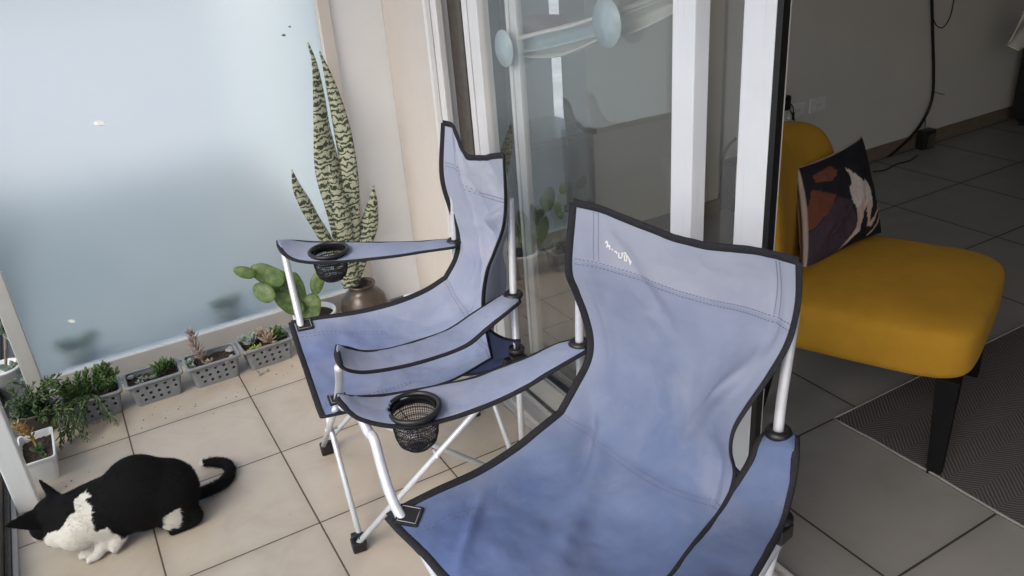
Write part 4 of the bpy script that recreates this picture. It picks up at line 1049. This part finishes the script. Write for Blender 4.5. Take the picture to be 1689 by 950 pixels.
# ---- fallen bits on the tiles
c = onz((426, 619), 0.0)
tag(obj('fallen_leaf', join(*[leafgeo(c+A(.009*k, .012*(k % 2), .002), A(math.cos(k*1.9), math.sin(k*1.9), .05), UP, .022, .004, .002, .1) for k in range(5)]), M['succulent_pale'], loc=tuple(c)), 'pale dried leaf cluster fallen on the tiles in front of the last basket', 'leaf')
c = onz((150, 700), 0.0)
dl = []
for k in range(60):
    p_ = c+A(rnd.uniform(-.05, .06), rnd.uniform(-.01, .05), .0015)
    dl.append(leafgeo(p_, A(rnd.uniform(-1, 1), rnd.uniform(-1, 1), .05), UP, rnd.uniform(.008, .02), .0016, .0008, .1, 3))
tag(obj('plant_litter', join(*dl), M['skirting'], loc=tuple(c)), 'brown dry litter on the tiles in front of the first basket', 'litter', kind='stuff')

# ================================================================== THE ROOM
# ---- mustard slipper chair
E1 = nrmz((.589, .262, 0)); E2 = A(-E1[1], E1[0], 0); CO = A(1.925, 1.102, 0)      # E1 along the front edge, E2 towards the back
def Q(a, b, z): return CO+E1*a+E2*b+A(0, 0, z)
sc_ = thing('slipper_chair', 'mustard yellow upholstered armless chair with black tapered legs', 'armchair', tuple(Q(.32, .3, 0)))
def cushion(a0, a1, b0, b1, z0, z1, rad, crown=0.0, lean=0.0, n=26, sup=5.0, bend=0.0):
    """rounded upholstered block (superellipsoid) in the chair's own directions"""
    V = []; Fc = []; c = ((a0+a1)/2, (b0+b1)/2, (z0+z1)/2); h = ((a1-a0)/2, (b1-b0)/2, (z1-z0)/2)
    nu, nv = 36, 72
    def sg(x, e): return math.copysign(abs(x)**e, x)
    for i in range(nu+1):
        ph = -math.pi/2+math.pi*i/nu
        for j in range(nv):
            th = 2*math.pi*j/nv; e = 2/sup
            x = sg(math.cos(ph), e)*sg(math.cos(th), e); y = sg(math.cos(ph), e)*sg(math.sin(th), e); z = sg(math.sin(ph), e)
            zz = z*h[2]+(crown*(1-x*x)*(1-y*y) if z > 0 else 0)
            bb = c[1]+y*h[1]+lean*((c[2]+zz)-z0)+bend*(1-x*x)
            P = Q(c[0]+x*h[0], bb, c[2]+zz)
            P = P+A(1, 1, 1)*.0015*mnoise.fractal(Vector(P*14), 1, 2, 3)
            V.append(P)
    for i in range(nu):
        for j in range(nv): Fc.append((i*nv+j, i*nv+(j+1) % nv, (i+1)*nv+(j+1) % nv, (i+1)*nv+j))
    return V, Fc
obj('seat', cushion(-.055, .580, -.055, .60, .300, .478, .05, .022, sup=6.0), M['mustard'], sc_, smooth=True)
obj('backrest', cushion(-.01, .565, .42, .585, .30, .875, .05, 0, .10, sup=3.6, bend=.085), M['mustard'], sc_, smooth=True)
def leg_geo(a, b, spl_a, spl_b):
    V = []
    for z, k in ((.32, .030), (0.0, .019)):
        c = Q(a+spl_a*(.32-z), b+spl_b*(.32-z), z)
        V += [c-E1*k-E2*k, c+E1*k-E2*k, c+E1*k+E2*k, c-E1*k+E2*k]
    return V, [(0, 1, 2, 3), (7, 6, 5, 4), (0, 4, 5, 1), (1, 5, 6, 2), (2, 6, 7, 3), (3, 7, 4, 0)]
for a, b, sa, sb in ((.0, .0, -.02, -.02), (.545, .005, .14, -.03), (.03, .50, -.03, .12), (.52, .50, .03, .16)):
    obj('leg', leg_geo(a, b, sa, sb), M['black_lacquer'], sc_, mods=[BEV(.002)])
sm_ = []
for a in (-.046+.012,):
    pass
# ---- printed cushion leaning on it
PC = [(1312, 277), (1420, 224), (1453, 384), (1324, 449)]     # top-left, top-right, bottom-right, bottom-left in the picture
BLp = onz(PC[3], .475); BRp = onz(PC[2], .49)
dirv = nrmz(A(BRp[0]-BLp[0], BRp[1]-BLp[1], 0)); upv = None
dep_bl, dep_br = depth(BLp), depth(BRp)
TLp = atd(PC[0], dep_bl+.045); TRp = atd(PC[1], dep_br+.02)
nn_ = nrmz(np.cross(BRp-BLp, TLp-BLp)); nn_ = nn_ if nn_ @ (CP-BLp) > 0 else -nn_
NP = 110
def pillow():
    F_, B_, col = [], [], []
    k = 3.389
    def pp(l): return [(1260+x/k, 180+y/k) for x, y in l]
    white = [pp([(370, 350), (420, 385), (470, 430), (485, 410), (515, 450), (528, 560), (520, 650), (545, 620), (570, 570), (560, 500), (580, 500), (583, 575), (530, 680), (508, 675), (490, 560), (478, 600), (455, 700), (400, 790), (365, 825), (410, 740), (440, 650), (430, 580), (400, 530), (385, 470), (400, 440), (385, 380)]),
             pp([(578, 470), (610, 410), (637, 480), (628, 560), (600, 640), (545, 725), (522, 735), (575, 655), (600, 575), (608, 480), (590, 475)])]
    terra = [pp([(213, 470), (320, 505), (300, 570), (255, 640), (212, 700), (190, 640)]), pp([(225, 390), (300, 330), (330, 370), (305, 425), (230, 430)])]
    plum = [pp([(325, 515), (395, 535), (440, 650), (365, 830), (200, 930), (205, 720), (260, 640)])]
    rust = [pp([(150, 820), (205, 715), (200, 860)])]
    for sgn in (1, -1):
        for i in range(NP):
            for j in range(NP):
                u, v = i/(NP-1), j/(NP-1)     # u right, v down
                pin = .075
                uu = u; vv = v
                P = (TLp*(1-u)+TRp*u)*(1-v)+(BLp*(1-u)+BRp*u)*v
                # edges curve in between the corners
                cen = (TLp+TRp+BLp+BRp)/4
                kx = 1-pin*(4*v*(1-v))*abs(2*u-1)**2; ky = 1-pin*(4*u*(1-u))*abs(2*v-1)**2
                ex, ey = (TRp-TLp+BRp-BLp)/4, (BLp-TLp+BRp-TRp)/4
                P = P-ex*(2*u-1)*(1-kx)-ey*(2*v-1)*(1-ky)
                bulge = (max(0, 16*u*(1-u)*v*(1-v)))**.42
                wr = mnoise.fractal(Vector((u*4, v*4, 2.0*sgn)), 1, 2, 4)*.010*min(1, 8*min(u, 1-u, v, 1-v))
                P = P+nn_*sgn*(.062*bulge+wr+.0012)
                (F_ if sgn > 0 else B_).append(P)
                q = (np.array(PC[0])*(1-u)+np.array(PC[1])*u)*(1-v)+(np.array(PC[3])*(1-u)+np.array(PC[2])*u)*v
                q = q+np.array([mnoise.noise(Vector((u*25, v*25, 0))), mnoise.noise(Vector((u*25, v*25, 9)))])*1.2
                c = (.010, .009, .014)
                if sgn < 0: c = (.16, .06, .035)
                elif any(inpoly(q, p) for p in white): c = (.50, .44, .42) if v < .62 else (.48, .36, .31)
                elif any(inpoly(q, p) for p in terra): c = (.13, .042, .025)
                elif any(inpoly(q, p) for p in plum): c = (.045, .030, .042)
                elif any(inpoly(q, p) for p in rust): c = (.30, .10, .05)
                if min(u, v) < .012: c = (.42, .33, .30)
                col.append((*c, 1))
    V = F_+B_; Fc = []
    for s_ in (0, 1):
        o_ = s_*NP*NP
        for i in range(NP-1):
            for j in range(NP-1):
                f_ = (o_+i*NP+j, o_+i*NP+j+1, o_+(i+1)*NP+j+1, o_+(i+1)*NP+j); Fc.append(f_ if s_ else f_[::-1])
    def st(a, b): Fc.append((a, b, b+NP*NP, a+NP*NP))
    for i in range(NP-1): st(i*NP, (i+1)*NP); st((i+1)*NP+NP-1, i*NP+NP-1); st(i+1, i); st((NP-1)*NP+i, (NP-1)*NP+i+1)
    return (V, Fc), np.array(col)
pg_, pcol = pillow()
tag(obj('cushion', pg_, M['printed_cloth'], smooth=True, attr=pcol, loc=tuple((BLp+BRp)/2)), 'dark printed cushion with pale figure leaning on the mustard chair', 'cushion')

# ---- rug
def rug():
    x0, x1, y0, y1 = 1.897, 4.6, -2.2, 1.43; n = 120; V = []; Fc = []
    ys = np.linspace(y1, y0, n)
    P = [A(x0+.008*mnoise.noise(Vector((y*3.1, 0, 0)))+.006*mnoise.noise(Vector((y*9, 0, 0))), y, 0) for y in ys]
    top = P+[A(x1, y0, 0), A(x1, y1, 0)]; m = len(top)
    for z in (.001, .008): V += [p+A(0, 0, z) for p in top]
    Fc = [tuple(range(m, 2*m)), tuple(range(m))[::-1]]+[(k, (k+1) % m, m+(k+1) % m, m+k) for k in range(m)]
    return V, Fc, P
rv, rf_, rp_ = rug()
rg_ = obj('rug', (rv, rf_), M['rug_weave'], loc=(3.2, -.4, 0)); tag(rg_, 'flat grey herringbone rug with a thin pale hem under the mustard chair', 'rug')
obj('hem', join(tube([p+A(.001, 0, .0075) for p in rp_], .0036, 6), tube([A(x, 1.43, .0075) for x in np.linspace(1.897, 4.6, 20)], .0036, 6)), M['hem_grey'], rg_, smooth=True)

# ---- wall sockets, plug and cables
def plate(q, lab):
    c = ony(q, 3.10); t_ = thing('wall_socket', lab, 'socket', tuple(c), 'wall sockets above the mustard chair')
    obj('plate', box(c[0]-.062, c[0]+.062, 3.088, 3.0995, c[2]-.042, c[2]+.042), M['white_plastic'], t_, mods=[BEV(.006, 3)])
    obj('insert', box(c[0]-.030, c[0]+.030, 3.085, 3.0878, c[2]-.026, c[2]+.026), M['white_plastic'], t_, mods=[BEV(.003, 2)])
    for dx in (-.010, .010): obj('socket_hole', tube([A(c[0]+dx, 3.0835, c[2]), A(c[0]+dx, 3.0848, c[2])], .003, 10), M['rubber'], t_)
    return c
s1 = plate((1313, 181), 'left of two white wall sockets, next to the black plug')
s2 = plate((1347, 172), 'right of two white wall sockets on the grey room wall')
pg = ony((1292, 170), 3.10)
plug = thing('black_plug', 'black plug adaptor in the wall beside the sockets, just right of the black door edge', 'plug', tuple(pg))
obj('plug_body', box(pg[0]-.075, pg[0]+.022, 3.06, 3.099, pg[2]-.035, pg[2]+.045), M['black_plastic'], plug, mods=[BEV(.012, 3)])
obj('cord', tube(smoothpath([pg+A(0, -.05, -.03), pg+A(.03, -.06, -.10), pg+A(.02, -.05, -.2), pg+A(.05, -.06, -.36)], 30), .0035, 8), M['rubber'], plug, smooth=True)
jk = ony((1308, 196), 3.05)
jp = thing('audio_jack', 'small silver and black cable jack hanging below the left socket', 'plug', tuple(jk))
obj('jack_body', tube([jk+A(0, 0, .035), jk+A(0, 0, -.005)], .007, 10), M['black_plastic'], jp, smooth=True)
obj('jack_tip', tube([jk+A(0, 0, -.005), jk+A(-.004, 0, -.03)], .004, 8), M['aluminium'], jp, smooth=True)
obj('cord', tube(smoothpath([jk+A(0, 0, .03), jk+A(.004, .01, .06), jk+A(.0, .035, .085)], 12), .003, 8), M['rubber'], jp, smooth=True)
def wallcable(qs, y=3.085, r_=.006, n=60): return tube(smoothpath([ony(q, y) for q in qs], n), r_, 8)
cb = obj('cable', wallcable([(1536, -60), (1538, 40), (1540, 120), (1537, 165), (1522, 200), (1500, 228), (1470, 255), (1440, 275), (1425, 281)], 3.07, .0085), M['rubber'], smooth=True, loc=tuple(ony((1538, 40), 3.07)))
tag(cb, 'thick black cable hanging down the grey room wall and sweeping left', 'cable')
cb2 = obj('cable', join(wallcable([(1575, -10), (1568, 25), (1556, 45), (1545, 42), (1539, 30)], 3.085, .003)), M['rubber'], smooth=True, loc=tuple(ony((1560, 40), 3.085)))
tag(cb2, 'thin loop of wire crossing the thick black cable near the top', 'cable')
c3 = obj('cable', wallcable([(1541, 152), (1550, 154), (1558, 156)], 3.088, .002, 10), M['rubber'], smooth=True, loc=tuple(ony((1550, 154), 3.088)))
tag(c3, 'short thin stub of wire sticking out from the thick black cable', 'cable')
ad = onz((1528, 256), 0.0)
adp = thing('power_adapter', 'black power adapter block standing against the skirting of the room wall', 'power adapter', (ad[0], 3.02, 0))
ax_ = ony((1526, 236), 3.03)
obj('adapter_body', box(ax_[0]-.055, ax_[0]+.055, 3.00, 3.06, max(.003, ax_[2]-.075), ax_[2]+.085), M['black_plastic'], adp, mods=[BEV(.008, 3)])
obj('adapter_label', box(ax_[0]-.02, ax_[0]+.045, 2.9975, 2.9998, max(.003, ax_[2]-.05), ax_[2]+.06), M['alu_dark'], adp)
obj('cord', join(wallcable([(1526, 190), (1526, 205), (1525, 216)], 3.04, .003, 12), tube(smoothpath([onz(q, .006) for q in ((1513, 256), (1500, 265), (1480, 270), (1460, 280), (1440, 283))], 30), .004, 8)), M['rubber'], adp, smooth=True)
# ---- pale cloth on a dark bed edge at the far right
cl = ony((1676, 60), 2.7)
bed = thing('dark_cabinet', 'dark furniture edge at the far right of the room', 'cabinet', (cl[0]+.45, 2.6, 0))
cx_ = ony((1683, 100), 3.0)[0]
obj('body', box(cx_, cx_+.9, 2.6, 3.0, .04, cl[2]+.02), M['dark_furniture'], bed, mods=[BEV(.01)])
obj('plinth', box(cx_+.03, cx_+.85, 2.65, 2.95, 0, .039), M['dark_furniture'], bed)
n = 26; S = np.zeros((n, n, 3)); pa = [ony(q, 2.7) for q in ((1700, -10), (1662, 68), (1676, 86), (1715, 55))]
for i in range(n):
    for j in range(n):
        u, v = i/(n-1), j/(n-1); P = (pa[0]*(1-u)+pa[3]*u)*(1-v)+(pa[1]*(1-u)+pa[2]*u)*v
        S[i, j] = P+A(0, -.03, 0)*math.sin(u*7+v*2)*.6
tag(obj('hanging_cloth', gridgeo(S), M['cloth_white'], smooth=True, mods=[SOL(.006)], loc=tuple(cl)), 'pale cloth corner hanging in at the top right', 'cloth')

# ---- behind the glass: dark cabinet, speaker box with a cable, cat hammock
def seg_(y): return y
dc = thing('black_cabinet', 'tall black cabinet in the alcove behind the outer door glass', 'cabinet', (1.86, 3.1, 0))
obj('body', box(1.66, 2.07, 2.98, 3.32, .06, .60), M['dark_furniture'], dc, mods=[BEV(.004)])
obj('worktop', box(1.65, 2.075, 2.96, 3.32, .601, .625), M['black_plastic'], dc, mods=[BEV(.003)])
obj('door', box(1.67, 2.06, 2.962, 2.979, .075, .59), M['dark_furniture'], dc, mods=[BEV(.003)])
obj('plinth', box(1.67, 2.06, 3.0, 3.3, 0, .059), M['dark_furniture'], dc)
bx = ony((1208, 320), 3.0)
sp_ = thing('floor_speaker', 'dark grey speaker box on the floor seen between the two door leaves', 'speaker', (bx[0]+.05, 3.0, 0))
obj('body', box(bx[0]-.02, bx[0]+.28, 2.90, 3.08, .008, bx[2]+.17), M['dark_furniture'], sp_, mods=[BEV(.01, 3)])
for k in (0, 1): obj('foot', box(bx[0]+.01+k*.2, bx[0]+.05+k*.2, 2.92, 3.0, 0, .0075), M['rubber'], sp_)
obj('grille', box(bx[0]-.005, bx[0]+.265, 2.893, 2.899, .03, bx[2]+.15), M['webbing'], sp_)
tag(obj('cable', tube(smoothpath([ony(q, 2.93) for q in ((1214, 228), (1202, 240), (1193, 262), (1191, 285), (1196, 305), (1206, 322), (1214, 330))], 40), .007, 8), M['rubber'], smooth=True, loc=tuple(ony((1195, 270), 2.93))), 'black cable looping above the speaker between the door leaves', 'cable')

ham = thing('cat_hammock', 'rolled white cat hammock held inside the outer door glass by two suction cups', 'cat hammock', (1.23, 1.9, 1.2))
XG = 1.1945
def cup(q, rr, lab=None):
    c = onx(q, XG+.004); V, Fc = lathe([(.001, .006), (rr*.25, .006), (rr*.3, .003), (rr, .0005), (rr, -.0005), (.001, -.0005)], (0, 0, 0), 36)
    V = [(c[0]+v[2], c[1]+v[0], c[2]+v[1]) for v in V]
    obj('suction_cup', (V, Fc), M['cup_plastic'], ham, smooth=True)
    P, Fk = lathe([(rr*.22, .006), (rr*.22, .022), (.001, .022)], (0, 0, 0), 18); P = [(c[0]+v[2], c[1]+v[0], c[2]+v[1]) for v in P]
    obj('knob', (P, Fk), M['cup_plastic'], ham, smooth=True)
    return c
simple('cup_plastic', (.42, .50, .56), .25)
c1_ = cup((831, 80), .054); c2_ = cup((1000, 38), .058)
def hx(q, x): return onx(q, x)
rod = [hx((838, 68), 1.235), hx((985, 30), 1.245), hx((1110, -12), 1.25), hx((1180, -30), 1.25)]
obj('rod', tube(smoothpath(rod, 30), .007, 10), M['aluminium'], ham, smooth=True)
n, k = 60, 14
def strip(top, bot, x0, x1, nm, mat):
    t_, b_ = smoothpath(np.array(top, float), n), smoothpath(np.array(bot, float), n); S = np.zeros((n, k, 3))
    for i in range(n):
        for j in range(k):
            v = j/(k-1); q = t_[i]*(1-v)+b_[i]*v; S[i, j] = onx(q, x0+(x1-x0)*i/(n-1)+.035*math.sin(math.pi*v))
    return obj(nm, gridgeo(S), M[mat], ham, smooth=True, mods=[SOL(.003)])
strip([(842, 68), (900, 55), (985, 30)], [(846, 88), (905, 78), (985, 58)], 1.235, 1.24, 'fabric', 'cup_plastic')
strip([(846, 84), (905, 80), (985, 56)], [(848, 92), (920, 92), (985, 66)], 1.245, 1.25, 'fabric', 'cloth_white')
obj('hem', join(tube([hx(q, 1.232) for q in smoothpath(np.array([(842, 68), (900, 53), (940, 44), (985, 29)], float), 30)], .0035, 8), tube([hx(q, 1.262) for q in smoothpath(np.array([(846, 91), (905, 93), (950, 83), (988, 63)], float), 30)], .005, 8)), M['cloth_white'], ham, smooth=True)
strip([(1010, 32), (1060, 12), (1112, -6)], [(1015, 62), (1060, 46), (1112, 20)], 1.245, 1.25, 'fabric', 'cloth_white')
rd = ony((881, 40), 3.25)
simple('red_plastic', (.55, .06, .05), .4)
tag(obj('red_bowl', lathe([(.05, -.045), (.10, -.01), (.115, .03), (.108, .03), (.09, -.005), (.001, -.03)], (rd[0], 3.2, rd[2]), 28), M['red_plastic'], smooth=True, loc=(rd[0], 3.2, rd[2])), 'small red bowl on a shelf behind the outer door glass', 'bowl')
tag(obj('wall_shelf', box(rd[0]-.25, 2.085, 3.08, 3.329, rd[2]-.07, rd[2]-.046), M['room_wall'], mods=[BEV(.002)], loc=(rd[0], 3.2, rd[2]-.05)), 'pale alcove shelf carrying the red bowl', 'shelf')

cr = []
rnd = random.Random(99)
for k in range(70):
    bx_ = rnd.choice((-.16, .05, .27, .47, -.3)); x = bx_+rnd.gauss(0, .09); y = 2.90-abs(rnd.gauss(0, .10)) if bx_ > -.25 else 2.62-abs(rnd.gauss(0, .08))
    if x < -.36: continue
    q = rnd.uniform(.0008, .0028); cr.append(ellipsoid((x, y, q*.5), (A(1, 0, 0), A(0, 1, 0), UP), (q, q*rnd.uniform(.5, 1), q*.6), 4, 6))
tag(obj('soil_crumbs', join(*cr), M['soil'], loc=(.1, 2.85, 0)), 'dark soil crumbs scattered on the tiles in front of the baskets', 'soil crumbs', kind='stuff')
